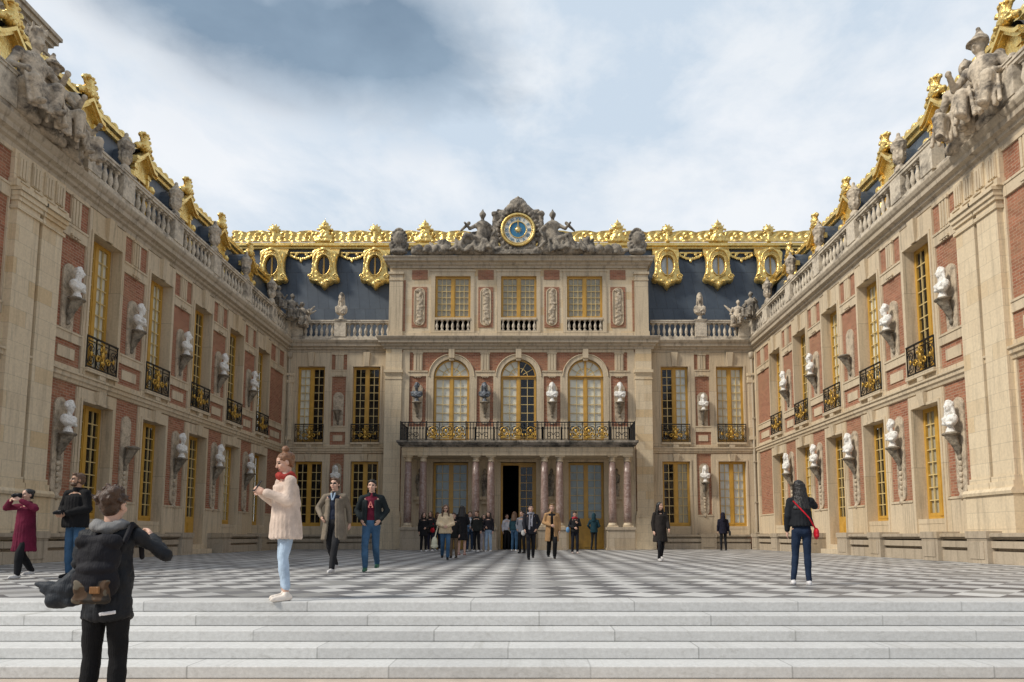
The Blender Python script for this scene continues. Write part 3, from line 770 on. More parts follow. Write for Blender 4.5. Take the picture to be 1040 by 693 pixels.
    for q in range(60):       # carved lobes along the ridge
        yq = WEND + .3 + q * .46
        if yq < 40: rg.sphere((L(yq), 1.88, 16.46), (.17, .09, .13), 8); rg.sphere((L(yq + .23), 1.84, 16.42), (.08, .06, .07), 6)
    rg.build('gilt_ridge', GOLD, root)
    for i, Yk in enumerate(BAYS): dormer(root, L(Yk), 1.02, 11.75)
    dormer(root, L(18.6), 1.02, 11.6); dormer(root, L(NEARBAY), 1.02, 11.75)
    root['label'] = ('side wing of brick and stone on the left of the court, with gilt dormers' if left else 'side wing of brick and stone on the right of the court, with gilt dormers')
    root['category'] = 'palace wing'
    return root
wingL = side_wing(1, 'left'); wingR = side_wing(-1, 'right')
if True:   # tall stone chimney behind the left roof
    m = MB(); ch = empty('chimney_stack', (0, 0, 0)); ch.parent = wingL
    bpy.context.view_layer.update()
    ch.matrix_world = Matrix.Translation((-18.0, 21.2, 15.5))
    m.box(-1.0, .55, -1.0, .9, 0, 2.5); m.box(-1.06, .61, -1.06, .96, 2.1, 2.2); m.box(-1.12, .67, -1.12, 1.02, 2.5, 2.66); m.box(-1.22, .78, -1.22, 1.12, 2.66, 2.86); m.box(-1.3, .86, -1.3, 1.2, 2.86, 3.0)
    for k in (-.6, .0): m.box(k - .2, k + .2, -1.03, -1.0, .3, 1.9)
    for k in (-.6, .4): m.box(.55, .58, k - .25, k + .25, .3, 1.9)
    bpy.data.objects.remove(ch)
    c = m.build('chimney', CORN, wingL); c.matrix_parent_inverse = wingL.matrix_world.inverted(); c.location = (-18.0, 23.2, 16.5)

# ---------------------------------------------------------------- REAR RANGE
rear = empty('palace_rear_range', (0, DW, 0))
rear['label'] = 'rear range of brick and stone behind the central pavilion, with gilt roof cresting'; rear['category'] = 'palace range'
hw, sw = .79, .36
RX = [-12.05, -8.86, 8.86, 12.05]
w = MB(); ops = []
for c in RX: ops += [(c - hw, c + hw, WZ0, WZ1), (c - hw, c + hw, UZ0, UZ1)]
wall_sheet(w, -HW, -7.0, 0, 11.3, ops[:4]); w.build('wall', [BRICK, STONE], rear); w = MB(); wall_sheet(w, 7.0, HW, 0, 11.3, ops[4:])
w.build('wall', [BRICK, STONE], rear)
DD = {-1: MB(), 1: MB()}
for c in RX:
    d = DD[1 if c > 0 else -1]
    surround(d, c, hw, sw, .8, WZ1, .07, .42); surround(d, c, hw, sw, 5.80, UZ1, .07, .82)
    d.box(c - hw - .05, c + hw + .05, -.20, .3, UZ0 - .12, UZ0 - .003); d.box(c - .16, c + .16, -.18, -.07, 5.78, UZ0 - .125)
    d.box(c - hw + .002, c + hw - .002, -.05, .3, WZ0 - .16, WZ0 - .003); d.box(c - hw, c + hw, -.04, .1, .8, WZ0 - .165)
    d.box(c - hw + .001, c + hw - .001, -.065, .1, 5.80, UZ0 - .125)
for s in (-1, 1):
    d = DD[s]
    for (p, q) in ((8.86 + hw + sw, 12.05 - hw - sw), (7.40, 8.86 - hw - sw), (12.05 + hw + sw, 13.5)):
        a, b = (p, q) if s > 0 else (-q, -p)
        if q - p > .6: pier(d, a, b, True, True)
        else: d.box(a, b, -.07, .05, 5.80, 11.28); d.box(a, b, -.07, .05, .8, 5.41)
        d.box(a, b, -.072, .05, .8, 1.93); d.box(a, b, -.10, -.072, 1.86, 1.925)
    d.extr(STRING, *((7.4, 13.5) if s > 0 else (-13.5, -7.4)))
    d.build('stone_dressing', STONE2, rear)
for s in (-1, 1):
    p = MB(); c = s * 13.22
    p.box(c - .14, c + .14, -.16, .0, 6.4, 9.5); p.box(c - .2, c + .2, -.2, 0, 9.5, 9.66); p.box(c - .16, c + .16, -.17, 0, 9.66, 9.9); p.box(c - .2, c + .2, -.22, 0, 9.9, 10.05); p.box(c - .17, c + .17, -.19, 0, 6.2, 6.4)
    p.build('pilaster', STONE, rear)
cm = MB(); cm.extr(CPROF, -HW, -7.4, 1, 0); cm.build('cornice', CORN, rear); cm = MB(); cm.extr(CPROF, 7.4, HW, 0, -1); cm.build('cornice', CORN, rear)
balustrade(rear, -13.2, -7.5, [-10.4, -12.9]); balustrade(rear, 7.5, 13.2, [10.4, 12.9])
bl = {-12.05: ('left', 'dark'), -8.86: ('dark', 'dark'), 8.86: ('right', 'right_grey'), 12.05: ('blind', 'white')}
for c in RX:
    window(rear, c, .16, WZ0, 1.58, WZ1 - WZ0, 7, bl[c][1]); window(rear, c, .16, UZ0, 1.58, UZ1 - UZ0, 9, bl[c][0], rail=-.34)
for s, nm in ((-1, 'left'), (1, 'right')):
    for fl, zc in (('ground', 3.8), ('upper', 7.92)):
        console(rear, s * 10.45, zc); backing(rear, s * 10.45, zc, fl == 'ground')
        if fl == 'upper' and s < 0: continue
        o = link('marble_bust', BUSTS[1 if s < 0 else 2], None, (s * 10.45, DW - .28, zc), (0, 0, 0), (.95, .95, 1.05))
        tag(o, 'marble bust, %s floor of rear wall, between windows %s of the pavilion' % (fl, nm), 'bust', 'marble busts on the rear wall')
# roof
rf = MB(); rf.extr([(-.02, 12.0), (-.9, 12.02), (-1.15, 12.3), (-2.0, 18.5), (-2.4, 18.75), (-8, 19.3), (-8, 12.0)], -19.0, 19.0); rf.build('roof', SLATE, rear)
gc = MB(); gc.extr([(-2.05, 18.30), (-1.80, 18.34), (-1.80, 18.42), (-1.66, 18.48), (-1.66, 18.62), (-1.74, 18.70), (-1.95, 18.76), (-2.3, 18.8), (-2.3, 18.3)], -18.2, 18.2)
gc.build('gilt_cornice', GOLD, rear)
# carved cresting: one relief with a waving top edge
def orn(u, v):
    """scrollwork height field, 0..1"""
    p = 3.1; q = (u / p) % 1.0; s = abs(q - .5) * 2
    a = math.sin(2 * PI * (u / .39 + .6 * math.sin(v * 5)))
    r = math.hypot((q - .25) * p, (v - .45)); r2 = math.hypot((q - .75) * p, (v - .45))
    sc = math.sin(14 * r - 2.0 * math.atan2(v - .45, (q - .25) * p)) * math.exp(-r * 1.6) + math.sin(14 * r2 + 2.0 * math.atan2(v - .45, (q - .75) * p)) * math.exp(-r2 * 1.6)
    return .5 + .22 * a * math.sin(v * 7) + .5 * sc
NU, NV = 1300, 21
cr = MB()
def crest(i, j, back=False):
    u = -17.9 + 35.8 * i / (NU - 1); h = .74 + .13 * abs(math.sin(PI * (u + .0) / 3.1 * 2)) ; v = j / (NV - 1)
    y = 1.86 + .25 * v - .17 * orn(u, v) * (1 if 0 < j < NV - 1 else .2) - (.07 if v > .9 or v < .08 else 0)
    return (u, y if not back else 2.3, 18.74 + h * v)
cr.grid(lambda i, j: crest(i, j), NU, NV); 
cr.grid(lambda i, j: (crest(i, NV - 1)[0], crest(i, NV - 1)[1] + (.0 if j == 0 else .2), crest(i, NV - 1)[2]), NU, 2)
cr.build('gilt_cresting', GOLD, rear)
# crowns and suns along the cresting
P = [('e', (0, 0, .30), (.5, .16, .34)), ('e', (0, -.03, .62), (.34, .16, .2)), ('c', (-.45, 0, .85), (.45, 0, .85), .07, .07), ('e', (0, 0, 1.0), (.33, .15, .16)), ('e', (0, 0, 1.2), (.24, .14, .1)), ('c', (0, 0, 1.2), (0, 0, 1.52), .06, .03), ('e', (0, 0, 1.36), (.09, .06, .05)), ('c', (-.3, -.1, .1), (.3, -.1, .1), .1, .1)]
for s in (-1, 1): P += [('e', (s * .45, 0, .12), (.17, .13, .14)), ('c', (s * .28, 0, .95), (s * .36, 0, 1.14), .05, .03), ('e', (s * .5, 0, .55), (.1, .1, .16)), ('e', (s * .16, -.14, .4), (.09, .06, .16))]
CROWN = blob('gilt_crown', P, .035, [GOLD], 1, .03, 9)
P = [('e', (0, 0, .0), (.3, .12, .26)), ('e', (0, -.1, .0), (.14, .08, .14))]
for k in range(10): a = 2 * PI * k / 10; P.append(('c', (.15 * math.cos(a), 0, .15 * math.sin(a)), (.36 * math.cos(a), 0, .32 * math.sin(a)), .07, .05))
P.append(('c', (0, 0, -.2), (0, 0, -.75), .1, .14))
SUN = blob('gilt_sun', P, .035, [GOLD], 1, .02, 9)
for x in (-12.15, -5.95, 5.95, 12.15): link('gilt_crown', CROWN, rear, (x, 1.88, 18.74))
for x in (-15.3, -9.05, 9.05, 15.3): link('gilt_sun', SUN, rear, (x, 1.95, 19.62))
# oculus dormers
def oculus_meshes():
    f = MB(); seg = 72; ri = (.40, .62)
    half = [(0, 1.12), (.30, 1.10), (.60, 1.0), (.80, .86), (.74, .60), (.70, .2), (.72, -.2), (.80, -.50), (.94, -.72), (.90, -.95), (.72, -1.02), (.60, -.94), (.46, -1.10), (.26, -1.14), (.14, -1.30), (0, -1.46)]
    loop = half + [(-x_, z_) for x_, z_ in half[-2:0:-1]]
    def outline(t):
        # where the ray at angle t meets the carved outline
        best = None
        dx, dz = math.cos(t), math.sin(t)
        for q in range(len(loop)):
            (x1, z1), (x2, z2) = loop[q], loop[(q + 1) % len(loop)]
            ex, ez = x2 - x1, z2 - z1; den = dx * ez - dz * ex
            if abs(den) < 1e-9: continue
            r = (x1 * ez - z1 * ex) / den; u = (x1 * dz - z1 * dx) / den
            if r > 0 and -1e-6 <= u <= 1 + 1e-6 and (best is None or r > best): best = r
        return best * dx, best * dz
    NR = 11
    def P(i, j):
        t = 2 * PI * i / seg; o = outline(t); q = j / (NR - 1)
        x = ri[0] * math.cos(t) * (1 - q) + o[0] * q; z = ri[1] * math.sin(t) * (1 - q) + o[1] * q
        h = .10 + .07 * math.exp(-((q - .10) / .1) ** 2) + .022 * math.sin(4 * PI * q) * math.cos(5 * t) + .012 * math.sin(15 * t + 7 * q)
        if j == 0: h = -.1
        if j == NR - 1: h = -.3
        return (x, -h, z)
    f.grid(P, seg, NR, True)
    # hood moulding
    f.tube([(.60 * math.cos(PI * k / 14), -.20, .22 + .76 * math.sin(PI * k / 14)) for k in range(15)], .045, 6)
    f.tube([(.44 * math.cos(2 * PI * k / 24), -.18, .66 * math.sin(2 * PI * k / 24)) for k in range(24)], .032, 6, closed=True)
    f.sphere((0, -.22, .98), (.17, .08, .12), 8)
    for s in (-1, 1): f.tube(scroll(s * .72, -.70, .18, 1.3, s, 1, -.12), .035, 5); f.sphere((s * .32, -.12, -.95), (.15, .06, .09), 8)
    f.sphere((0, -.12, -1.15), (.13, .08, .17), 8)
    g = MB(); g.face([(.42 * math.cos(2 * PI * k / 24), .02, .64 * math.sin(2 * PI * k / 24)) for k in range(24)])
    b = MB(); b.face([(.44 * math.cos(2 * PI * k / 24), .1, .66 * math.sin(2 * PI * k / 24)) for k in range(24)])
    m = MB(); m.box(-.045, .045, -.03, .01, -.62, .62); m.tube([(.39 * math.cos(2 * PI * k / 24), -.01, .60 * math.sin(2 * PI * k / 24)) for k in range(24)], .035, 4, closed=True)
    return f.mesh('oculus_dormer', GOLD), g.mesh('glass', GLASS), b, m.mesh('glazing_bars', GPAINT)
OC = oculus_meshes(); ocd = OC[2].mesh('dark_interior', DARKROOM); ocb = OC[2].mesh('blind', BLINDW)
for x in (-15.1, -11.95, -8.85, 8.85, 11.95, 15.1):
    o = link('oculus_dormer', OC[0], rear, (x, 1.28, 17.02)); link('glass', OC[1], o); link('glazing_bars', OC[3], o); link('dark_interior' if x < 0 else 'blind', ocd if x < 0 else ocb, o)
P = []
for k in range(-5, 6): P.append(('e', (k * .13, 0, -.05 - .24 * math.cos(k * .29) + .02 * (k % 2)), (.075, .06, .11)))
P += [('c', (-.66, 0, .1), (.66, 0, .1), .06, .06), ('e', (0, -.02, -.42), (.08, .06, .12)), ('e', (-.3, 0, -.0), (.1, .06, .1)), ('e', (.3, 0, -.0), (.1, .06, .1))]
SW = blob('gilt_festoon', P, .03, [GOLD], 1, .01, 9)
for x in (-13.52, -10.4, 10.4, 13.52): link('gilt_festoon', SW, rear, (x, 1.80, 17.95))
for x in (-15.1, -11.95, -8.85, 8.85, 11.95, 15.1):
    m = MB()
    m.face([(x - .8, 1.5, 17.85), (x + .8, 1.5, 17.85), (x + .8, 1.8, 18.34), (x - .8, 1.8, 18.34)])
    for s in (-1, 1): m.face([(x + s * .8, 1.5, 17.85), (x + s * .8, 1.8, 18.34), (x + s * .8, 2.2, 18.34), (x + s * .8, 2.2, 17.85)])
    m.face([(x - .8, 1.5, 17.85), (x + .8, 1.5, 17.85), (x + .8, 2.2, 17.85), (x - .8, 2.2, 17.85)])
    m.build('gilt_fascia', GOLD, rear)

# ---------------------------------------------------------------- CENTRAL PAVILION
PX, PY = -.10, 38.3
pav = empty('palace_pavilion', (PX, PY, 0))
pav['label'] = 'central pavilion with three arched windows over a columned portico'; pav['category'] = 'palace pavilion'
PW = 7.5; AX = (-3.79, 0, 3.79); ar = 1.02; SPR = 9.72
w = MB()
ops = [(c - .99, c + .99, 0.0, 4.85) for c in AX] + [(c - ar, c + ar, UZ0 - .05, SPR) for c in AX]
wall_sheet(w, -PW, PW, 0, SPR, ops, .5, grow=0)
xs = [-PW]
for c in AX:
    w.face([(xs[-1], 0, SPR), (c - ar, 0, SPR), (c - ar, 0, 11.3), (xs[-1], 0, 11.3)])
    K = 20
    for k in range(K):
        t0 = PI - PI * k / K; t1 = PI - PI * (k + 1) / K
        a = (c + ar * math.cos(t0), SPR + ar * math.sin(t0)); b = (c + ar * math.cos(t1), SPR + ar * math.sin(t1))
        w.face([(a[0], 0, a[1]), (b[0], 0, b[1]), (b[0], 0, 11.3), (a[0], 0, 11.3)])
        w.face([(a[0], 0, a[1]), (a[0], .5, a[1]), (b[0], .5, b[1]), (b[0], 0, b[1])], 1)
    xs.append(c + ar)
w.face([(xs[-1], 0, SPR), (PW, 0, SPR), (PW, 0, 11.3), (xs[-1], 0, 11.3)])
for s in (-1, 1): w.face([(s * PW, 0, 0), (s * PW, .72, 0), (s * PW, .72, 12), (s * PW, 0, 12)], 1)
w.build('wall', [BRICK, STONE], pav)
d = MB()
d.box(-PW + 1.0, -AX[2] - ar - .0, -.0, .0, 0, 0) if False else None
# ground storey clad in stone behind the portico
for (a, b) in ((-6.55, -4.78), (-2.80, -.99), (.99, 2.80), (4.78, 6.55)): d.box(a, b, -.06, .02, 0, 5.4)
for c in AX: d.box(c - .99, c + .99, -.06, .45, 4.85, 5.4)
d.box(-6.55, 6.55, -.061, .02, 5.40, 5.95)
for c in AX:
    K = 20; t_in, t_out = ar - .002, ar + .30
    for k in range(K):
        t0 = PI * k / K; t1 = PI * (k + 1) / K
        q = [(c + r_ * math.cos(t), SPR + r_ * math.sin(t)) for r_, t in ((t_in, t0), (t_out, t0), (t_out, t1), (t_in, t1))]
        d.face([(x_, -.07, z_) for x_, z_ in q]); d.face([(q[1][0], -.07, q[1][1]), (q[1][0], .02, q[1][1]), (q[2][0], .02, q[2][1]), (q[2][0], -.07, q[2][1])])
        d.face([(q[0][0], -.07, q[0][1]), (q[3][0], -.07, q[3][1]), (q[3][0], .05, q[3][1]), (q[0][0], .05, q[0][1])])
    d.tube([(c + (ar + .26) * math.cos(PI * k / K), -.08, SPR + (ar + .26) * math.sin(PI * k / K)) for k in range(K + 1)], .035, 5)
    for s in (-1, 1):
        d.box(c + s * (ar - .001), c + s * (ar + .30), -.068, .02, UZ0, SPR)
    d.box(c - .16, c + .16, -.22, .0, SPR + ar + .02, 11.28); 
    d.box(c - .13, c + .13, -.16, .0, SPR + ar - .12, SPR + ar + .02)
for c in (-5.70, -1.895, 1.895, 5.70):                              # between the arches
    x0, x1 = c - .47, c + .47
    d.box(x0 - .10, x0, -.06, .05, 5.95, 9.74); d.box(x1, x1 + .10, -.06, .05, 5.95, 9.74)
    d.box(x0 - .1, x1 + .1, -.06, .05, 9.74, 10.06); d.box(x0 - .1, x1 + .1, -.1, -.06, 9.98, 10.05)
    triglyph(d, c, 10.06, 11.1, .5); d.box(x0 - .1, x1 + .1, -.06, .05, 6.0, 6.85)
d.box(-6.55, 6.55, -.055, .04, 11.12, 11.28)
for s in (-1, 1): d.box(s * 6.17, s * 6.62, -.058, .04, 5.95, 11.12)
d.build('stone_dressing', STONE2, pav)
for s in (-1, 1):
    p = MB(); x0, x1 = sorted((s * 6.60, s * 7.53))
    p.box(x0, x1, -.14, .4, 2.1, 9.62); p.box(x0 - .03, x1 + .03, -.17, .4, 9.55, 9.63); p.box(x0 - .02, x1 + .02, -.17, .4, 9.80, 9.92); p.box(x0 - .07, x1 + .07, -.24, .4, 9.92, 10.08)
    p.box(x0 + .001, x1 - .001, -.139, .4, 9.62, 9.8); p.box(x0 + .01, x1 - .01, -.13, .4, 10.08, 11.28)
    p.box(x0 - .04, x1 + .04, -.2, .4, 1.9, 2.1); p.box(x0 - .08, x1 + .08, -.26, .4, 0, 1.9); p.box(x0 - .1, x1 + .1, -.29, .4, 1.78, 1.86)
    p.build('pilaster', STONE, pav)
# cornice, returns on both sides
cp = [(a + .08 if a >= 0 else a, b - .0) for a, b in CPROF]; cp[0] = (0, 11.28)
m = MB(); m.extr(cp[:-2] + [(-.9, 12.03), (-.9, 11.28)], -PW - .03, PW + .03, -1, 1)
for s in (-1, 1):     # short side returns
    for k in range(len(cp) - 3):
        a, b = cp[k], cp[k + 1]
        m.face([(s * (PW + .03 + a[0]), -a[0], a[1]), (s * (PW + .03 + a[0]), .7, a[1]), (s * (PW + .03 + b[0]), .7, b[1]), (s * (PW + .03 + b[0]), -b[0], b[1])])
m.build('cornice', CORN, pav)
# attic
AW = 7.42; AY = .12
m = MB(); aops = [(c - 1.02, c + 1.02, 12.3, 15.65) for c in AX]
wall_sheet(m, -AW, AW, 12.0, 16.2, aops, .45, 1, 1, AY)
for s in (-1, 1): m.face([(s * AW, AY, 12), (s * AW, 3.2, 12), (s * AW, 3.2, 16.2), (s * AW, AY, 16.2)], 1)
m.build('attic_wall', [BRICK, STONE], pav)
for c in (-5.70, -1.895, 1.895, 5.70):
    m = MB(); m.box(c - .43, c + .43, AY - .035, AY, 12.62, 15.0); m.build('brick_panel', BRICK, pav)
    m = MB(); m.box(c - .45, c + .45, AY - .03, AY, 15.45, 16.0); m.build('brick_panel', BRICK, pav)
for s in (-1, 1): m = MB(); m.box(s * 6.52, s * 6.62, AY - .03, AY, 12.4, 15.4); m.build('brick_panel', BRICK, pav)
m = MB()
for c in AX:
    for s in (-1, 1): m.box(c + s * 1.02, c + s * 1.25, AY - .06, AY, 12.3, 15.9)
    m.box(c - 1.02, c + 1.02, AY - .06, AY, 15.65, 15.9); m.box(c - 1.3, c + 1.3, AY - .1, AY, 15.9, 16.02)
    m.box(c - 1.02, c + 1.02, AY - .06, AY + .3, 12.3, 12.42); m.box(c - 1.02, c + 1.02, AY - .10, AY + .14, 13.06, 13.18)
m.box(-AW, AW, AY - .05, AY, 12.03, 12.29)
for s in (-1, 1):
    x0, x1 = sorted((s * 6.66, s * 7.43)); m.box(x0, x1, AY - .12, .5, 12.35, 15.35); m.box(x0 - .04, x1 + .04, AY - .17, .5, 12.03, 12.35); m.box(x0 - .03, x1 + .03, AY - .15, .5, 15.35, 15.43); m.box(x0 - .06, x1 + .06, AY - .19, .5, 15.72, 15.86); m.box(x0 + .003, x1 - .003, AY - .117, .5, 15.43, 15.72)
m.build('attic_dressing', STONE2, pav)
ACP = [(-.1, 16.1), (.10, 16.1), (.12, 16.22), (.22, 16.28), (.24, 16.38), (.40, 16.44), (.41, 16.56), (.48, 16.64), (.48, 16.70), (-.6, 16.76), (-.6, 16.1)]
m = MB(); m.extr([(a - .12, b) for a, b in ACP], -AW, AW, -1, 1)
for s in (-1, 1):
    for k in range(len(ACP) - 3):
        a, b = ACP[k], ACP[k + 1]; m.face([(s * (AW + a[0] - .12), -a[0] + .12, a[1]), (s * (AW + a[0] - .12), 3.0, a[1]), (s * (AW + b[0] - .12), 3.0, b[1]), (s * (AW + b[0] - .12), -b[0] + .12, b[1])])
m.box(-AW, AW, .5, 3.2, 16.1, 16.74)
m.build('attic_cornice', CORN, pav)
for c in AX:
    window(pav, c, AY + .12, 13.1, 2.04, 2.55, 6, 'grey', cols=3)
    bb = MB(); bb.box(c - 1.0, c + 1.0, AY + .02, AY + .06, 12.3, 12.35); hld = bb.build('window_balustrade', BALU, pav)
    for k in range(7): 
        o_ = baluster(hld, c - .9 + .3 * k, AY + .02, 12.42); o_.scale = (.95, .95, .8)
# carved trophies on the brick panels
def trophy_prims(seed):
    r_ = random.Random(seed); P = [('c', (0, 0, -1.0), (0, 0, 1.0), .05, .05)]
    for k in range(11):
        z = -.95 + 1.9 * k / 10; a = .06 + .1 * abs(math.sin(k * 1.3 + seed)); P.append(('e', (r_.uniform(-.08, .08), -.02, z), (a + .06, .05, .10), (0, r_.uniform(-1, 1), 0)))
    for k in range(7): P.append(('c', (r_.uniform(-.2, .2), 0, r_.uniform(-.9, .9)), (r_.uniform(-.2, .2), -.03, r_.uniform(-.9, .9)), .03, .025))
    return P
for i, c in enumerate((-5.70, -1.895, 1.895, 5.70)):
    o = link('trophy_relief', blob('trophy_relief', trophy_prims(i + 1), .028, [RELIEF], 1, .01, 14), pav, (c, AY - .06, 13.82))
    fr_ = MB(); 
    pts = [(c + .29 * math.cos(t) * (1 if abs(math.cos(t)) < 2 else 1), AY - .045, 13.82 + (.82 if math.sin(t) > 0 else -.82) + .27 * math.sin(t)) for t in [2 * PI * k / 28 for k in range(28)]]
    fr_.tube(pts, .035, 5, closed=True); fr_.face([(p[0], AY - .040, p[2]) for p in pts]); fr_.build('relief_frame', STONE2, pav)
# arched windows and doors
window(pav, AX[0], .12, UZ0 - .05, 2.0, SPR - UZ0 + .05, 7, 'blind', arch=True, cols=2)
window(pav, AX[1], .12, UZ0 - .05, 2.0, SPR - UZ0 + .05, 7, 'left', arch=True, cols=2)
window(pav, AX[2], .12, UZ0 - .05, 2.0, SPR - UZ0 + .05, 7, 'blind', arch=True, cols=2)
for c, dn in ((AX[0], 1.2), (AX[2], 1.5)):
    window(pav, c, .35, 0.02, 1.98, 4.83, 7, 'blue', door=dn, cols=2, name='glazed_door')
# the middle door stands open: one leaf closed, the other folded inwards
fr_ = MB(); fr_.box(-.99, -.88, .3, .45, 0, 4.85); fr_.box(.88, .99, .3, .45, 0, 4.85); fr_.box(-.88, .88, .3, .45, 4.7, 4.85); mid = fr_.build('open_doorway', GPAINT, pav)
lf = MB(); lf.box(.02, .12, .34, .42, .02, 4.7); lf.box(.78, .88, .34, .42, .02, 4.7); lf.box(.12, .78, .341, .42, .02, 1.5); lf.box(.12, .78, .341, .42, 4.6, 4.7); lf.box(.2, .7, .32, .341, .2, 1.35)
for k in (1,): lf.box(.435, .465, .35, .40, 1.5, 4.6)
for k in range(1, 7): lf.box(.12, .78, .351, .399, 1.5 + 3.1 * k / 7 - .016, 1.5 + 3.1 * k / 7 + .016)
l1 = lf.build('door_leaf', GPAINT, mid); gl = MB(); gl.face([(.12, .37, 1.5), (.78, .37, 1.5), (.78, .37, 4.6), (.12, .37, 4.6)]); gl.build('glass', GLASS, mid)
l2 = link('door_leaf', l1.data, mid, (-.93, .42, 0), (0, 0, R(100))); l2.scale = (1, 1, 1)
l2.location = (-.80, .45, 0)
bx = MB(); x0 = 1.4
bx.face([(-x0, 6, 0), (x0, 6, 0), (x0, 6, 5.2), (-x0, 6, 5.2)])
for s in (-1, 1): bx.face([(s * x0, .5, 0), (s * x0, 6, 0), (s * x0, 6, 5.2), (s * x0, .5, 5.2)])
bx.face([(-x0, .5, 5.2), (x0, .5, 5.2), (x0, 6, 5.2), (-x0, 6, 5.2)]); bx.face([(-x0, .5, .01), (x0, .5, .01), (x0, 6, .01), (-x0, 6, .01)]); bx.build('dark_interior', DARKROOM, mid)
# arched lamps-white reflections seen in the doors are real: pale semicircular overdoor boards inside
# niches and busts between arches
oc = ['far left', 'second from the left', 'third from the left', 'far right']
for i, c in enumerate((-5.70, -1.895, 1.895, 5.70)):
    console(pav, c, 8.25); backing(pav, c, 8.25, False)
    dark = i < 2
    me = BUSTS[i].copy(); me.name = 'bust_on_pavilion'
    if dark: me.materials[0] = METALBUST
    nm = ('bronze_bust' if dark else 'marble_bust')
    o = link(nm, me, None, (PX + c, PY - .30, 8.25), (0, 0, 0), (1.1, 1.1, 1.25))
    tag(o, ('dark bronze bust' if dark else 'pale marble bust') + ' above the portico balcony, %s of four' % oc[i], 'bust', 'busts above the portico')
# PORTICO: pedestals, columns, architrave, balcony
PDEP = 2.0
port = empty('portico', (0, 0, 0)); port.parent = pav
bpy.data.objects.remove(port)
colp = [(.255, 0), (.255, .07), (.225, .1), (.245, .16), (.20, .2)]
shaft = MB(); shaft.lathe([(.205, 1.42), (.205, 2.2), (.20, 3.0), (.185, 3.9), (.172, 4.70)], seg=20)
shm = shaft.mesh('column', REDM)
bs = MB(); bs.box(-.27, .27, -.27, .27, 1.2, 1.28); bs.lathe([(.26, 1.28), (.265, 1.32), (.22, 1.36), (.23, 1.40), (.205, 1.43)], seg=16); bsm = bs.mesh('column_base', STONE2)
cp_ = MB(); cp_.lathe([(.172, 4.68), (.2, 4.70), (.2, 4.74), (.175, 4.76), (.175, 4.86), (.24, 4.93)], seg=16); cp_.box(-.26, .26, -.26, .26, 4.93, 5.0); cpm = cp_.mesh('column_capital', STONE2)
COLX = [-5.79, -4.99, -2.22, -1.42, 1.50, 2.30, 5.03, 5.85]
COLX = [-5.85, -5.05, -2.24, -1.43, 1.43, 2.24, 5.05, 5.85]
for x in COLX:
    o = link('column', shm, pav, (x, -PDEP + .32, 0)); link('column_base', bsm, o); link('column_capital', cpm, o)
for a, b in ((-5.85, -5.05), (-2.24, -1.43), (1.43, 2.24), (5.05, 5.85)):
    m = MB(); m.box(a - .33, b + .33, -PDEP, -PDEP + .64, .12, 1.06); m.box(a - .38, b + .38, -PDEP - .05, -PDEP + .69, 0, .12); m.box(a - .38, b + .38, -PDEP - .05, -PDEP + .69, 1.06, 1.2)
    m.build('pedestal', PLINTH, pav)
    # dark statue niche between the paired columns on the wall behind
m = MB()
m.box(-6.12, 6.12, -PDEP + .02, -.07, 5.0, 5.2); m.box(-6.14, 6.14, -PDEP, -.07, 5.2, 5.44)
m.build('architrave', STONE2, pav)
m = MB()
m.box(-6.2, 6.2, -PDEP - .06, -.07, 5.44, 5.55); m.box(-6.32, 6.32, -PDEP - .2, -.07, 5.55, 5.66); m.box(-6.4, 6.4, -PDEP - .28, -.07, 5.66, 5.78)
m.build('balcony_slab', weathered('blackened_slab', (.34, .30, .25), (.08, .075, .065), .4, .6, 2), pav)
m = MB(); g = MB(); ZB = 5.78; H = 1.0; yb = -PDEP - .12
def railrun(x0, x1, y, along):
    pass
m.box(-6.22, 6.22, yb - .03, yb + .03, ZB + H - .05, ZB + H); m.box(-6.22, 6.22, yb - .02, yb + .02, ZB + .05, ZB + .09); m.box(-6.22, 6.22, yb - .015, yb + .015, ZB + H - .18, ZB + H - .155)
for s in (-1, 1):
    m.box(s * 6.22 - .03, s * 6.22 + .03, yb + .03, -.05, ZB + H - .05, ZB + H); m.box(s * 6.22 - .02, s * 6.22 + .02, yb + .02, -.05, ZB + .05, ZB + .09)
    for k in range(9): m.box(s * 6.22 - .014, s * 6.22 + .014, yb + .2 * k + .1, yb + .2 * k + .13, ZB, ZB + H)
GS = []
posts = [-6.22, -4.85, -2.74, -1.05, 1.05, 2.74, 4.85, 6.22]
for p in posts: m.box(p - .03, p + .03, yb - .025, yb + .025, ZB, ZB + H + .04)
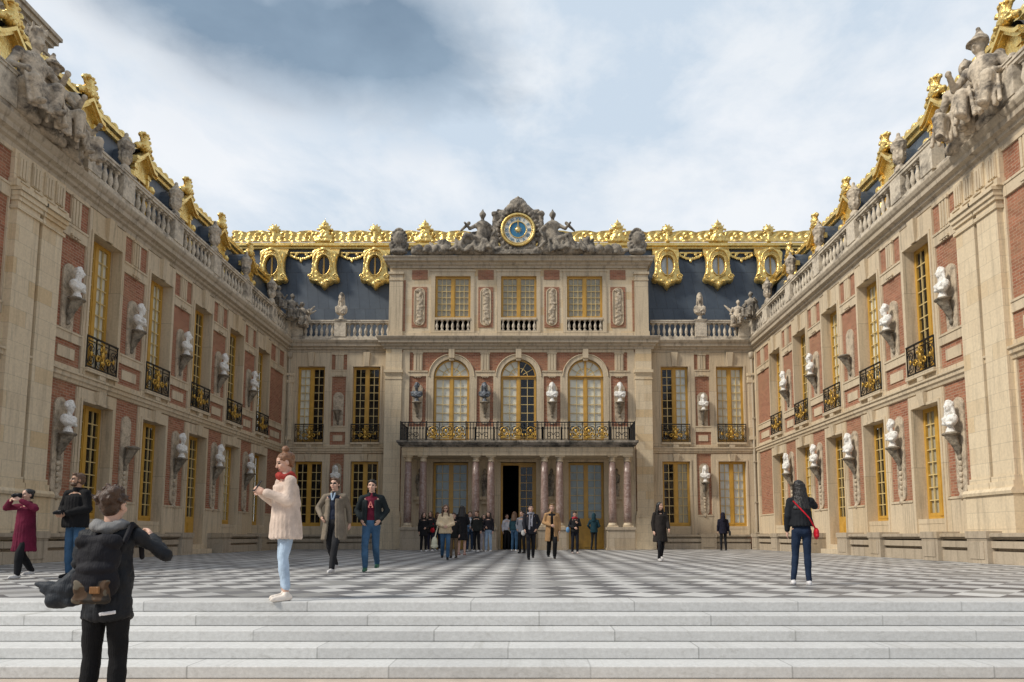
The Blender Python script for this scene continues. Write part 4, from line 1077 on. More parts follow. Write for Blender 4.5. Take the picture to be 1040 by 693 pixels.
for (a, b, rich) in ((-6.22, -4.95, 0), (-4.85, -2.74, 1), (-2.74, -1.05, 0), (-1.05, 1.05, 1), (1.05, 2.74, 0), (2.74, 4.85, 1), (4.85, 6.22, 0)):
    n_ = max(2, round((b - a) / (.27 if rich else .16)))
    if rich:
        g = MB(); GS.append(g); g.tube([(a + .1, yb - .02, ZB + .17), (b - .1, yb - .02, ZB + .17)], .02, 4); g.tube([(a + .1, yb - .02, ZB + .34), (b - .1, yb - .02, ZB + .34)], .012, 4)
        k3 = 3; wdt = (b - a) / k3
        for k in range(k3):
            c = a + wdt * (k + .5)
            for s in (-1, 1): m.tube([(q[0], yb, q[2]) for q in scroll(c + s * wdt * .25, ZB + .62, wdt * .22, 1.3, -s)], .026, 4); m.tube([(q[0], yb, q[2]) for q in scroll(c + s * wdt * .25, ZB + .30, wdt * .22, 1.3, -s, -1)], .026, 4); m.box(c + s * wdt * .5 - .016, c + s * wdt * .5 + .016, yb - .015, yb + .015, ZB, ZB + H - .05)
            g.tube([(c + .21 * math.cos(2 * PI * q / 14), yb - .03, ZB + .48 + .24 * math.sin(2 * PI * q / 14)) for q in range(14)], .024, 5, closed=True)
            g.sphere((c, yb - .03, ZB + .50), (.075, .035, .11), 8); g.sphere((c, yb - .03, ZB + .17), (.20, .03, .05), 8)
            for s in (-1, 1): g.sphere((c + s * .27, yb - .02, ZB + .3), (.05, .03, .08), 6); g.tube([(c + s * .05, yb - .03, ZB + .3), (c + s * .13, yb - .03, ZB + .44)], .02, 4)
    else:
        for k in range(n_): x_ = a + (b - a) * (k + .5) / n_; m.box(x_ - .019, x_ + .019, yb - .019, yb + .019, ZB + .05, ZB + H - .05); m.tube([(x_, yb, ZB + .58), (x_ + .05, yb, ZB + .66), (x_, yb, ZB + .74), (x_ - .05, yb, ZB + .66), (x_, yb, ZB + .58)], .015, 4)
        c = (a + b) / 2
        for s in (-1, 1): m.tube([(q[0], yb - .01, q[2]) for q in scroll(c + s * .2, ZB + .3, .17, 1.3, -s)], .02, 4)
br_ = m.build('balcony_railing', IRON, pav)
for g in GS: g.build('gilt_ornament', GDARK, br_)
# lantern statues in the niches behind the paired columns
P = [('e', (0, 0, .5), (.2, .15, .35)), ('e', (0, 0, 1.0), (.17, .14, .2)), ('e', (0, -.03, 1.3), (.1, .1, .13)), ('c', (0, 0, 0), (0, 0, .3), .16, .12), ('c', (-.15, -.05, 1.05), (-.2, -.1, .7), .06, .05), ('c', (.15, -.05, 1.05), (.12, -.14, .75), .06, .05)]
NST = blob('niche_figure', P, .03, [STATUED], 1, .02, 10)
for i, c in enumerate((-5.45, -1.835, 1.835, 5.45)):
    o = link('niche_figure', NST, None, (PX + c, PY - .28, 2.9), scale=(1, 1, 1.1)); tag(o, 'dark stone figure in shade behind the %s pair of portico columns' % oc[i].replace('second from the left', 'second').replace('third from the left', 'third'), 'figure', 'figures behind the portico columns')
    m = MB(); m.box(c - .3, c + .3, -.5, -.06, 2.72, 2.9); m.box(c - .2, c + .2, -.4, -.06, 2.5, 2.72); m.build('figure_bracket', STONE2, pav)
# ================================================================== SCULPTURE
def seated(seed, kind='plain', lean=0.0, s=1.0, arm=1):
    r_ = random.Random(seed)
    P = [('e', (0, 0, .42), (.27, .24, .2)), ('c', (0, .02, .45), (lean * .5, .0, .85), .20, .19), ('e', (lean * .55, -.02, .92), (.24, .155, .2)),
         ('c', (lean * .6, 0, 1.02), (lean * .7, -.02, 1.18), .075, .065), ('e', (lean * .75, -.04, 1.30), (.095, .115, .135)), ('c', (lean * .75, -.14, 1.31), (lean * .75, -.165, 1.27), .015, .022),
         ('e', (0, .12, .2), (.26, .22, .22)), ('c', (-.2, .05, .06), (.2, .05, .06), .10, .10)]
    for sx in (-1, 1):
        kz = .50 if sx > 0 else .42
        P += [('c', (sx * .12, -.02, .42), (sx * .2, -.42, kz), .13, .10), ('c', (sx * .2, -.42, kz), (sx * .17, -.45, .06), .095, .06), ('e', (sx * .17, -.52, .04), (.06, .13, .05))]
        sh = (sx * .25 + lean * .55, -.01, .98)
        if sx == arm: el = (sx * .42 + lean * .5, -.1, .78); wr = (sx * .38 + lean * .4, -.32, .95)
        else: el = (sx * .36 + lean * .4, .02, .70); wr = (sx * .24, -.3, .60)
        P += [('e', sh, (.09, .085, .09)), ('c', sh, el, .075, .06), ('c', el, wr, .055, .04), ('e', wr, (.05, .05, .06))]
    for k in range(12):
        x = -.3 + .6 * k / 11
        P.append(('c', (x, -.30 - .12 * r_.random(), .46 + .05 * r_.random()), (x + r_.uniform(-.10, .10), -.42 + .10 * r_.random(), .02), .022, .034))
    for k in range(8): P.append(('c', (r_.uniform(-.25, .25) , r_.uniform(-.3, -.1), r_.uniform(.35, .6)), (r_.uniform(-.3, .3), r_.uniform(-.3, -.1), r_.uniform(.3, .55)), .04, .04))
    P += [('c', (-.24 + lean * .5, .08, 1.0), (.2, -.16, .55), .055, .06), ('c', (.22 + lean * .5, .1, .95), (.36, .15, .3), .08, .1)]
    hx, hz = lean * .75, 1.30
    if kind == 'helmet':
        P += [('e', (hx, .0, hz + .09), (.13, .15, .12)), ('c', (hx - .13, -.1, hz + .04), (hx + .13, -.1, hz + .04), .025, .025), ('e', (hx, -.06, hz + .05), (.17, .18, .02)), ('c', (hx, .0, hz + .16), (hx, .0, hz + .27), .09, .04), ('e', (hx, -.02, hz + .30), (.035, .035, .035)), ('e', (.38, .05, .55), (.06, .3, .34))]
    elif kind == 'crown':
        P += [('c', (hx, 0, hz + .08), (hx, 0, hz + .2), .11, .13)]
        for k in range(7): a = 2 * PI * k / 7; P.append(('c', (hx + .12 * math.cos(a), .12 * math.sin(a), hz + .2), (hx + .14 * math.cos(a), .14 * math.sin(a), hz + .30), .03, .018))
    else:
        P += [('e', (hx, .03, hz + .05), (.115, .125, .11)), ('e', (hx, .08, hz + .12), (.07, .07, .06)), ('c', (hx, -.03, hz + .13), (hx, -.03, hz + .17), .05, .02)]
    if kind == 'wing': P += [('c', (.2, .2, .9), (.55, .3, 1.35), .09, .04), ('c', (.2, .2, .8), (.62, .3, 1.1), .08, .04), ('c', (-.2, .2, .9), (-.55, .3, 1.3), .09, .04)]
    return [tuple([p[0]] + [tuple(q * s for q in a) if isinstance(a, tuple) and i < 2 and p[0] == 'c' or (isinstance(a, tuple) and i < 2 and p[0] == 'e') else (a * s if isinstance(a, float) and p[0] == 'c' else a) for i, a in enumerate(p[1:])]) for p in P]
def statue(name, prims, loc, rz, label, cat='statue', group=None, mat_=None, vox=.024, sc=1.0):
    me = blob(name, prims, vox, [mat_ or STATUE], 1, .007, 16)
    o = link(name, me, None, loc, (0, 0, rz), (sc, sc, sc)); tag(o, label, cat, group); return o
LZ = 12.32
statue('seated_statue', seated(1, 'crown', .12, 1.65), (-HW + .30, 17.85, LZ - .05), R(75), 'seated stone statue with a turreted crown, on the left wing parapet nearest the camera', group='seated statues on the wing parapets')
statue('seated_statue', seated(2, 'helmet', -.12, 1.55), (-HW + .34, 18.85, LZ - .15), R(70), 'seated stone statue with round helmet in the middle of the three on the left parapet', group='seated statues on the wing parapets')
statue('seated_statue', seated(3, 'plain', -.1, 1.4), (-HW + .34, 19.75, LZ - .25), R(85), 'smallest seated draped stone statue, farthest of the three on the left parapet', group='seated statues on the wing parapets')
statue('seated_statue', seated(4, 'helmet', -.15, 1.75, -1), (HW - .28, 17.75, LZ - .3), R(-65), 'seated stone warrior with plumed helmet on the right wing parapet', group='seated statues on the wing parapets')
statue('seated_statue', seated(5, 'plain', .15, 1.75), (HW - .34, 18.95, LZ - .35), R(-50), 'seated stone woman with draped skirt on the right parapet beside the helmeted warrior', group='seated statues on the wing parapets')
# corner groups at the rear
statue('seated_statue', seated(6, 'plain', .05, .9), (-13.25, 36.6, 13.1), R(70), 'dark seated stone figure at the rear end of the left parapet', mat_=STATUED)
statue('seated_statue', seated(7, 'plain', .1, 1.05), (-13.0, 37.9, 12.9), R(45), 'seated stone figure in the corner of the left and rear parapets', mat_=STATUED)
statue('seated_statue', seated(8, 'wing', -.1, 1.0), (-12.5, 38.6, 12.7), R(10), 'winged stone figure at the left end of the rear balustrade')
statue('seated_statue', seated(9, 'plain', .05, 1.05), (13.0, 37.8, 12.95), R(-45), 'seated stone figure in the corner of the right and rear parapets', mat_=STATUED)
statue('seated_statue', seated(10, 'wing', .2, 1.05), (12.4, 38.6, 12.75), R(-10), 'winged stone figure at the right end of the rear balustrade')

# vases on the wing posts
P = [('c', (0, 0, .05), (0, 0, .10), .19, .19), ('c', (0, 0, .1), (0, 0, .25), .08, .08), ('e', (0, 0, .52), (.2, .2, .26)), ('c', (0, 0, .6), (0, 0, .86), .17, .26), ('e', (0, 0, .95), (.28, .28, .07)), ('e', (0, 0, 1.05), (.15, .15, .14)), ('e', (0, 0, 1.24), (.07, .07, .09))]
for k in range(8): a = 2 * PI * k / 8; P.append(('e', (.2 * math.cos(a), .2 * math.sin(a), .84), (.07, .07, .09))); P.append(('c', (.19 * math.cos(a), .19 * math.sin(a), .45), (.2 * math.cos(a), .2 * math.sin(a), .65), .035, .03))
VASE = blob('stone_vase', P, .028, [STATUE], 1, .015, 12)
ords5 = ['first', 'second', 'third', 'fourth', 'fifth']
for s, nm in ((-1, 'left'), (1, 'right')):
    for k, y in enumerate(POSTS):
        o = link('stone_vase', VASE, None, (s * (HW - .16), y, 13.17), (0, 0, .3 * k), (1.0, 1.0, 1.12)); tag(o, 'grey stone vase on the %s wing balustrade, %s from the front' % (nm, ords5[k]), 'vase', 'vases on the wing balustrades')
for s, nm in ((-1, 'left'), (1, 'right')):
    o = link('parapet_bust', BUSTS[2].copy(), None, (s * 10.4, DW - .16, 13.17), (0, 0, 0), (1.15, 1.15, 1.9)); o.data.materials[0] = STATUE
    tag(o, 'weathered stone bust on the rear balustrade post %s of the pavilion' % nm, 'bust', 'busts on the rear balustrade')

# clock and its carved setting
CX, CY, CZ = -.14, 38.05, 18.17
TOPZ = 16.74
r_ = random.Random(11)
P = [('b', (-1.0, 1.0, -.15, .35, 0, 2.2)), ('c', (-1.5, .05, .3), (-1.25, .05, 1.9), .30, .2), ('c', (1.5, .05, .3), (1.25, .05, 1.9), .30, .2), ('c', (-1.0, .05, 2.3), (-.3, .0, 2.85), .24, .3), ('c', (1.0, .05, 2.3), (.3, .0, 2.85), .24, .3), ('e', (0, .1, 1.43), (1.28, .3, 1.28)), ('e', (0, 0, 2.95), (.5, .3, .42)), ('e', (0, -.16, 2.95), (.22, .16, .25)), ('c', (0, -.1, 3.3), (0, -.1, 3.45), .12, .06), ('b', (-1.35, 1.35, -.25, .4, 0, .25))]
for k in range(11): a = PI * k / 10; P.append(('c', (.12 * math.cos(a), -.05, 2.85 + .12 * math.sin(a)), (.46 * math.cos(a), -.05, 2.88 + .50 * math.sin(a)), .06, .09))
for s in (-1, 1):
    P += [('c', (s * 1.2, 0, .1), (s * 1.38, 0, 1.6), .16, .13), ('c', (s * 1.38, 0, 1.6), (s * 1.30, 0, 2.35), .13, .16), ('e', (s * 1.34, -.05, 2.45), (.2, .2, .17)), ('e', (s * .9, 0, 2.45), (.32, .2, .24)), ('c', (s * .6, 0, 2.6), (s * 1.15, -.05, 2.65), .1, .09), ('e', (s * 1.15, -.05, .25), (.3, .25, .25))]
for k in range(26): a = 2 * PI * k / 26; P.append(('e', (1.16 * math.cos(a), -.16, 1.43 + 1.16 * math.sin(a)), (.11, .09, .11)))
me = blob('carved_clock_surround', P, .04, [STATUED], 1, .03, 7)
o = link('carved_clock_surround', me, None, (CX, CY, TOPZ)); tag(o, 'dark carved stone surround with a shell crest, holding the clock on top of the pavilion', 'carving')
ck = empty('clock', (CX, CY - .22, CZ)); tag(ck, 'round clock with blue centre, white numeral ring and gilt rim', 'clock')
BLUE = plain('blue_enamel', (.04, .19, .34), .3, 0, .1, 3, 0); WHT = plain('cream_enamel', (.82, .78, .66), .35, 0, .06, 3, 0)
def ring(m, r0, r1, y, seg=48, mi=0):
    for k in range(seg):
        a, b = 2 * PI * k / seg, 2 * PI * (k + 1) / seg
        q = [(r0, a), (r1, a), (r1, b), (r0, b)] if r0 > 0 else [(0, a), (r1, a), (r1, b)]
        m.face([(r * math.cos(t), y, r * math.sin(t)) for r, t in q], mi)
m = MB(); ring(m, 0, .92, 0); m.build('dial', WHT, ck)
m = MB(); ring(m, 0, .47, -.012); m.build('dial_centre', BLUE, ck)
m = MB()
for rr, th in ((.92, .085), (.80, .02), (.48, .028)): m.tube([(rr * math.cos(2 * PI * k / 40), -.03, rr * math.sin(2 * PI * k / 40)) for k in range(40)], th, 6, closed=True)
m.build('gilt_rim', GOLD, ck)
m = MB(); m.sphere((0, -.05, 0), (.14, .05, .14), 12)
for k in range(16):
    a = 2 * PI * k / 16; rr = .27 if k % 2 else .2; m.face([(.12 * math.cos(a - .15), -.03, .12 * math.sin(a - .15)), (rr * math.cos(a), -.03, rr * math.sin(a)), (.12 * math.cos(a + .15), -.03, .12 * math.sin(a + .15))])
m.build('gilt_sun', GOLD, ck)
m = MB(); m.box(-.025, .025, -.05, -.04, 0, .62); m.face([(-.06, -.045, .45), (.06, -.045, .45), (0, -.045, .66)]); m.build('clock_hand', GOLD, ck)
for k, tx in enumerate(['XII', 'I', 'II', 'III', 'IIII', 'V', 'VI', 'VII', 'VIII', 'IX', 'X', 'XI']):
    cu = bpy.data.curves.new('numeral', 'FONT'); cu.body = tx; cu.size = .24; cu.align_x = 'CENTER'; cu.align_y = 'CENTER'; cu.extrude = .004; cu.offset = .004
    t_ = bpy.data.objects.new('t', cu); _tmp.collection.objects.link(t_); _tmp.view_layers[0].update()
    me = bpy.data.meshes.new_from_object(t_.evaluated_get(_tmp.view_layers[0].depsgraph)); bpy.data.objects.remove(t_)
    me.materials.clear(); me.materials.append(BLUE); me.name = 'numeral'
    a = 2 * PI * k / 12; nm_ = link('numeral', me, ck, (.645 * math.sin(a), -.02, .645 * math.cos(a))); nm_.rotation_euler = (Matrix.Rotation(a, 3, 'Y') @ Matrix.Rotation(R(90), 3, 'X')).to_euler()

def reclining(seed, s, head=(.0, 2.3)):
    r = random.Random(seed); q = lambda x, y, z: (s * x, y, z)
    P = [('e', q(0, 0, .75), (.36, .28, .28)), ('c', q(0, 0, .8), q(-.1, -.02, 1.45), .26, .25), ('e', q(-.1, -.02, 1.55), (.38, .26, .28)), ('e', q(-.25, .1, 1.2), (.34, .22, .5)), ('e', q(.3, .1, .9), (.45, .2, .4)), ('c', q(-.1, 0, 1.7), q(-.1, -.03, 1.92), .1, .09), ('e', q(-.1, -.06, 2.08), (.14, .17, .19)), ('e', q(-.1, .02, 2.16), (.18, .18, .15)), ('c', q(-.1, 0, 2.22), q(-.1, 0, 2.42), .1, .04),
         ('c', q(.05, -.05, .75), q(.75, -.3, .95), .18, .14), ('c', q(.75, -.3, .95), q(1.05, -.32, .25), .13, .08), ('c', q(.05, 0, .65), q(.95, -.15, .6), .18, .13), ('c', q(.95, -.15, .6), q(1.5, -.25, .2), .12, .08),
         ('c', q(-.4, 0, 1.6), q(-.75, -.1, 1.25), .11, .09), ('c', q(-.75, -.1, 1.25), q(-.6, -.3, .9), .085, .06), ('c', q(.2, 0, 1.6), q(.55, -.12, 1.35), .11, .09), ('c', q(.55, -.12, 1.35), q(.8, -.3, 1.6), .08, .06),
         ('e', q(0, .05, .3), (.9, .35, .35)), ('e', q(.8, 0, .25), (.8, .32, .28)), ('c', q(.6, 0, 1.7), q(1.0, -.1, 1.25), .1, .06), ('c', q(-.5, .1, .4), q(-.9, 0, 1.0), .2, .1)]
    for k in range(16): x = r.uniform(-.6, 1.4); P.append(('c', q(x, -.28, r.uniform(.35, .8)), q(x + r.uniform(-.3, .3), -.34, r.uniform(.02, .3)), .07, .08))
    return P
statue('reclining_statue', reclining(21, -1), (CX - 2.15, CY - .05, TOPZ), 0, 'reclining stone figure leaning to the left of the clock', mat_=STATUED, vox=.045, sc=1.12)
statue('reclining_statue', reclining(22, 1), (CX + 2.1, CY - .05, TOPZ), 0, 'reclining stone figure holding up a wreath to the right of the clock', mat_=STATUED, vox=.045, sc=1.12)
for s, nm in ((-1, 'left'), (1, 'right')):
    r = random.Random(31 + s); P = [('c', (0, 0, .22), (2.1 * s, 0, .18), .24, .2)]
    for k in range(34):
        t = r.random(); x = s * 2.3 * t; h = (.95 - .5 * t) * (.75 + .3 * math.sin(t * 9 + s))
        P.append(('c', (x, r.uniform(-.25, .1), r.uniform(.1, .3)), (x + r.uniform(-.35, .35), r.uniform(-.2, .1), h), r.uniform(.07, .14), r.uniform(.05, .1)))
    for k in range(4): P.append(('e', (s * (.3 + .5 * k), -.22, .34), (.22, .14, .22)))
    statue('carved_trophy', P, (CX + s * 3.85, CY - .02, TOPZ), 0, 'low heap of carved stone trophies along the pavilion cornice, %s of the clock' % nm, 'carving', mat_=STATUED, vox=.045)
    P = [('e', (0, 0, .95), (.42, .2, .55)), ('e', (0, -.15, .98), (.26, .14, .36)), ('e', (0, 0, .2), (.5, .28, .2)), ('e', (0, 0, 1.5), (.22, .16, .14))]
    for k in range(16): a = 2 * PI * k / 16; P.append(('e', (.42 * math.cos(a), -.05, .95 + .55 * math.sin(a)), (.1, .1, .1)))
    for q in (-1, 1): P += [('c', (q * .35, 0, .2), (q * .5, 0, .65), .12, .09)]
    statue('carved_shield', P, (CX + s * 6.83, CY - .02, TOPZ), 0, 'dark oval stone shield on the %s end of the pavilion cornice' % nm, 'carving', mat_=STATUED, vox=.035)

# ================================================================== GROUND, STEPS, BENCHES
D0, RS, TR = 7.9, .112, .36
m = MB(); m.face([(-24, D0 + .62, 0), (24, D0 + .62, 0), (24, DW + 1, 0), (-24, DW + 1, 0)]); tag(m.build('courtyard_paving', PAVE), kind='structure')
m = MB(); m.box(-24, 24, D0 + .50, D0 + .62, -.3, .0); tag(m.build('paving_border', EDGE), kind='structure')
m = MB()
for k in range(5):
    y = D0 - TR * k; zt = -RS * k
    # rounded nosing made of a short chamfer
    y1 = y + .50 if k == 0 else y + TR + .05
    pr = [(y1, zt), (y + .010, zt), (y + .003, zt - .003), (y, zt - .010), (y, zt - RS + .009), (y + .014, zt - RS + .009), (y + .014, zt - RS - .2)]
    n = len(m.v)
    for X in (-24, 24):
        for (a, b) in pr: m.v.append((X, a, b))
    for i in range(len(pr) - 1): m.f.append((n + i, n + i + 1, n + 7 + i + 1, n + 7 + i)); m.m.append(0); m.sm.append(False)
tag(m.build('marble_steps', STEPM), kind='structure')
m = MB(); m.face([(-400, -200, -.562), (400, -200, -.562), (400, 900, -.562), (-400, 900, -.562)]); tag(m.build('ground', GROUND), kind='structure')
m = MB(); m.box(-24, -13.6, DW - 26.4, DW + 30, -.5, -.01); m.box(13.6, 24, DW - 26.4, DW + 30, -.5, -.01); tag(m.build('building_footing', PLINTH), kind='structure')

def bench(name, root_loc, rz, length, posts, label):
    """stone banquette: seat, kick-board and blocks"""
    o = empty(name, root_loc, rz); tag(o, label, 'bench', 'stone benches round the court')
    L2 = length / 2
    s = MB(); s.box(-L2, L2, -.66, 0, .70, .82); s.box(-L2, L2, -.69, -.66, .72, .80); s.build('seat', PLINTH, o)
    b = MB(); b.box(-L2, L2, -.46, 0, 0, .60); b.box(-L2, L2, -.60, -.46, .0, .33); b.box(-L2, L2, -.62, -.46, .42, .60); b.box(-L2, L2, -.55, 0, .645, .697); b.build('base', PLINTH, o)
    for p in posts:
        q = MB(); q.box(p - .42, p + .42, -.74, 0, 0, .68); q.box(p - .45, p + .45, -.77, 0, .68, .87); q.box(p - .3, p + .3, -.76, -.74, .12, .58); q.build('end_block', PLINTH, o)
    return o
def wing_bench(left):
    s = -1 if left else 1
    # front run, gap at the glazed door (third bay), rear run
    for (a, b, nm) in ((12.6, 27.5, 'longer front'), (30.1, 38.2, 'shorter rear')):
        c = (a + b) / 2; L_ = b - a; pl = []
        y = a + .45
        pts = [a + .44] + [v for v in (14.9, 18.85, 21.1, 24.5) if a + 1 < v < b - 1] + ([34.7] if a > 30 else []) + [b - .44]
        for v in pts: pl.append((v - c) * (1 if left else -1))
        bench('stone_bench', (s * HW, c, 0), R(90) if left else R(-90), L_, pl, 'built-in stone bench along the foot of the %s wing, the %s stretch' % ('left' if left else 'right', nm))
wing_bench(True); wing_bench(False)
for s, nm in ((-1, 'left'), (1, 'right')):
    a, b = 7.75, 12.8; c = s * (a + b) / 2
    bench('stone_bench', (c, DW, 0), 0, b - a, [s * 10.45 - c, ], 'stone bench under the rear windows %s of the portico' % nm)
# ================================================================== PEOPLE
def skinmat(name, base):
    m = plain(name, base, .5, 0, .06, 20, .1, 60, .002)
    return m
SKIN = skinmat('skin_fair', (.62, .38, .28)); SKIN2 = skinmat('skin_tan', (.44, .25, .16)); LIPS = plain('lips', (.40, .14, .12), .45, 0, .05, 10, 0); EYEM = plain('eye_dark', (.03, .025, .022), .3, 0, .05, 10, 0); BROW = plain('eyebrow', (.06, .04, .03), .8, 0, .1, 10, 0)
_cl = {}
def cloth(c, rough=.85, name=None, sc=30, bs=.45):
    k = (c, rough)
    if k not in _cl: _cl[k] = weave(plain(name or 'fabric', c, rough, 0, .28, 5, bs, sc, .012, spec=.2))
    return _cl[k]
def leather(c): return cloth(c, .35, 'leather')
HAIRC = {'black': (.012, .010, .009), 'dark': (.032, .019, .013), 'brown': (.10, .052, .026), 'blond': (.22, .13, .06), 'auburn2': (.20, .09, .04), 'auburn': (.06, .030, .016)}
def hairm(c):
    k = ('hair', c)
    if k not in _cl: _cl[k] = plain('hair_' + c, HAIRC[c], .45, 0, .35, 25, .8, 70, .01)
    return _cl[k]

def V(*a): return Vector(a)
class Fig:
    """joints of a 1.75 m figure facing -y; scaled to height H"""
    def __init__(s, H=1.75, pose='stand', arms=None, turn=0.0, nod=0.0, lean=0.0, female=False, stride=.22):
        s.S = H / 1.75; s.female = female; s.turn = turn; s.nod = nod; s.lean = lean
        sw = .160 if female else .183
        s.hip = {1: V(.085, 0, .92), -1: V(-.085, 0, .92)}
        if pose == 'stand':
            s.knee = {1: V(.095, -.01, .50), -1: V(-.095, -.01, .50)}; s.ank = {1: V(.105, .03, .085), -1: V(-.105, .03, .085)}
        elif pose == 'relaxed':
            s.knee = {1: V(.10, -.06, .50), -1: V(-.08, .0, .50)}; s.ank = {1: V(.15, -.03, .085), -1: V(-.085, .04, .085)}
        elif pose == 'walkL' or pose == 'walkR':
            f = 1 if pose == 'walkL' else -1
            s.knee = {f: V(f * .085, -.16, .52), -f: V(-f * .085, .03, .50)}; s.ank = {f: V(f * .075, -stride - .02, .10), -f: V(-f * .09, stride + .12, .15)}
            for k in (1, -1): s.hip[k].z -= .03; s.knee[k].z -= .015
        s.sh = {1: V(sw, .0, 1.405), -1: V(-sw, 0, 1.405)}
        a = arms or {}
        s.el = {}; s.wr = {}
        for k in (1, -1):
            m = a.get(k, 'down')
            if m == 'down': e, w_ = (sw + .055, .03, 1.15), (sw + .06, -.04, .90)
            elif m == 'swingf': e, w_ = (sw + .05, -.06, 1.16), (sw + .03, -.20, .96)
            elif m == 'swingb': e, w_ = (sw + .05, .12, 1.17), (sw + .05, .16, .92)
            elif m == 'pocket': e, w_ = (sw + .10, .06, 1.17), (sw - .01, -.08, .98)
            elif m == 'chest': e, w_ = (sw + .07, -.05, 1.17), (.06, -.24, 1.22)
            elif m == 'belly': e, w_ = (sw + .08, -.02, 1.15), (.05, -.24, 1.06)
            elif m == 'phone': e, w_ = (sw + .06, -.06, 1.17), (.07, -.28, 1.27)
            elif m == 'face': e, w_ = (sw + .10, -.20, 1.33), (.07, -.30, 1.53)
            elif m == 'wide': e, w_ = (sw + .26, -.10, 1.34), (sw + .14, -.36, 1.40)
            elif m == 'hipb': e, w_ = (sw + .16, .06, 1.20), (sw + .02, -.10, 1.02)
            else: e, w_ = m
            s.el[k] = V(e[0] * k, e[1], e[2]); s.wr[k] = V(w_[0] * k, w_[1], w_[2])
        s.neck = V(0, .01, 1.47); s.hd = V(0, -.012, 1.635)
        if lean:
            for d_ in (s.sh, s.el, s.wr):
                for k in d_: d_[k] = s.L(d_[k])
            s.neck = s.L(s.neck); s.hd = s.L(s.hd)
        s.HM = Matrix.Translation(s.hd) @ Euler((nod, 0, turn)).to_matrix().to_4x4()
    def L(s, v): return V(v.x, v.y - s.lean * (v.z - .95), v.z)
    def h(s, x, y, z): return tuple(s.HM @ V(x, y, z))
    def hrot(s, r=(0, 0, 0)): return tuple((s.HM.to_3x3() @ Euler(r).to_matrix()).to_euler())
    def sc(s, P):
        out = []
        for p in P:
            if p[0] == 'b': out.append(('b', tuple(v * s.S for v in p[1]), p[2], tuple(Vector(p[3]) * s.S)))
            elif p[0] == 'c': out.append(('c', tuple(Vector(p[1]) * s.S), tuple(Vector(p[2]) * s.S), p[3] * s.S, p[4] * s.S))
            else: out.append(('e', tuple(Vector(p[1]) * s.S), tuple(Vector(p[2]) * s.S), p[3] if len(p) > 3 else (0, 0, 0)))
        return out
    def t(s, x, y, z): return tuple(s.L(V(x, y, z)))
    # ---- skin
    def hand(s, k, grip=.5):
        w_ = s.wr[k]; d = (w_ - s.el[k]).normalized()
        inn = V(-k, 0, 0); n = (inn - d * inn.dot(d)); n = n.normalized() if n.length > .2 else V(0, -1, 0)
        side = d.cross(n).normalized()          # across the knuckles
        if side.y > 0: side = -side             # thumb side faces forward
        P = [('c', w_, w_ + d * .03, .024, .026), ('c', w_ + d * .035 + side * .02, w_ + d * .085 + side * .028, .019, .015), ('c', w_ + d * .035 - side * .02, w_ + d * .08 - side * .028, .019, .015), ('c', w_ + d * .03, w_ + d * .085, .021, .016)]
        for q, (o, ln) in enumerate(((.033, .068), (.012, .078), (-.010, .073), (-.031, .058))):
            a = w_ + d * .085 + side * o; b = a + d * ln * .5 * (1 - .3 * grip) + n * ln * .3 * grip; c_ = b + d * ln * .5 * (1 - grip) + n * ln * .55 * grip
            P += [('c', a, b, .0095, .009), ('c', b, c_, .009, .0075)]
        a = w_ + d * .03 + side * .03; b = a + d * .035 + side * .028 + n * .008; P += [('c', a, b, .0125, .0105), ('c', b, b + d * .032 + n * .012, .0105, .0085)]
        return P
    def body(s, legs=False):
        g = .88 if s.female else 1.0
        P = [('e', s.h(0, .008, .035), (.076, .093, .082), s.hrot()), ('e', s.h(0, -.02, -.03), (.060, .070, .075), s.hrot()), ('e', s.h(0, -.052, -.078), (.034, .034, .028), s.hrot()),
             ('c', s.h(0, -.088, .012), s.h(0, -.105, -.022), .009, .014), ('e', s.h(0, -.078, -.055), (.026, .018, .012), s.hrot()), ('c', s.h(-.04, -.074, .028), s.h(.04, -.074, .028), .012, .012)]
        for k in (1, -1): P += [('e', s.h(k * .077, .012, -.008), (.011, .022, .033), s.hrot()), ('e', s.h(k * .04, -.058, -.022), (.026, .024, .026), s.hrot())]
        P += [('c', s.h(0, .012, -.06), tuple(s.neck), .052, .056 * g), ('c', tuple(s.neck), s.t(0, .01, 1.36), .06, .09),
              ('e', s.t(0, 0, 1.28), (.135 * g, .085, .17)), ('e', s.t(0, 0, 1.08), (.115 * g, .078, .14)), ('e', (0, 0, .94), (.135, .09, .12)), ('c', s.t(-.12, 0, 1.39), s.t(.12, 0, 1.39), .05, .05)]
        for k in (1, -1):
            P += [('c', s.sh[k], s.el[k], .045 * g, .036 * g), ('c', s.el[k], s.wr[k], .036 * g, .023), ('c', s.hip[k], s.knee[k], .072, .048), ('c', s.knee[k], s.knee[k].lerp(s.ank[k], .35), .048, .050), ('c', s.knee[k].lerp(s.ank[k], .35), s.ank[k], .050, .032)]
            P += [('c', s.ank[k] + V(0, .03, -.04), s.ank[k] + V(0, -.12, -.05), .03, .025)] + s.hand(k)
        return s.sc(P)
    def facefn(s, glasses=False):
        Mi = s.HM.inverted(); S = s.S
        def fn(c):
            q = Mi @ (c / S)
            if abs(q.z) > .15 or q.y > -.05: return 0
            if abs(abs(q.x) - .030) < .0165 and abs(q.z - .012) < (.008 if not glasses else .015): return 1
            if glasses and abs(q.x) < .06 and abs(q.z - .014) < .006: return 1
            if abs(abs(q.x) - .032) < .020 and abs(q.z - .034) < .005: return 2
            if abs(q.x) < .024 and abs(q.z + .055) < .008: return 3
            return 0
        return fn
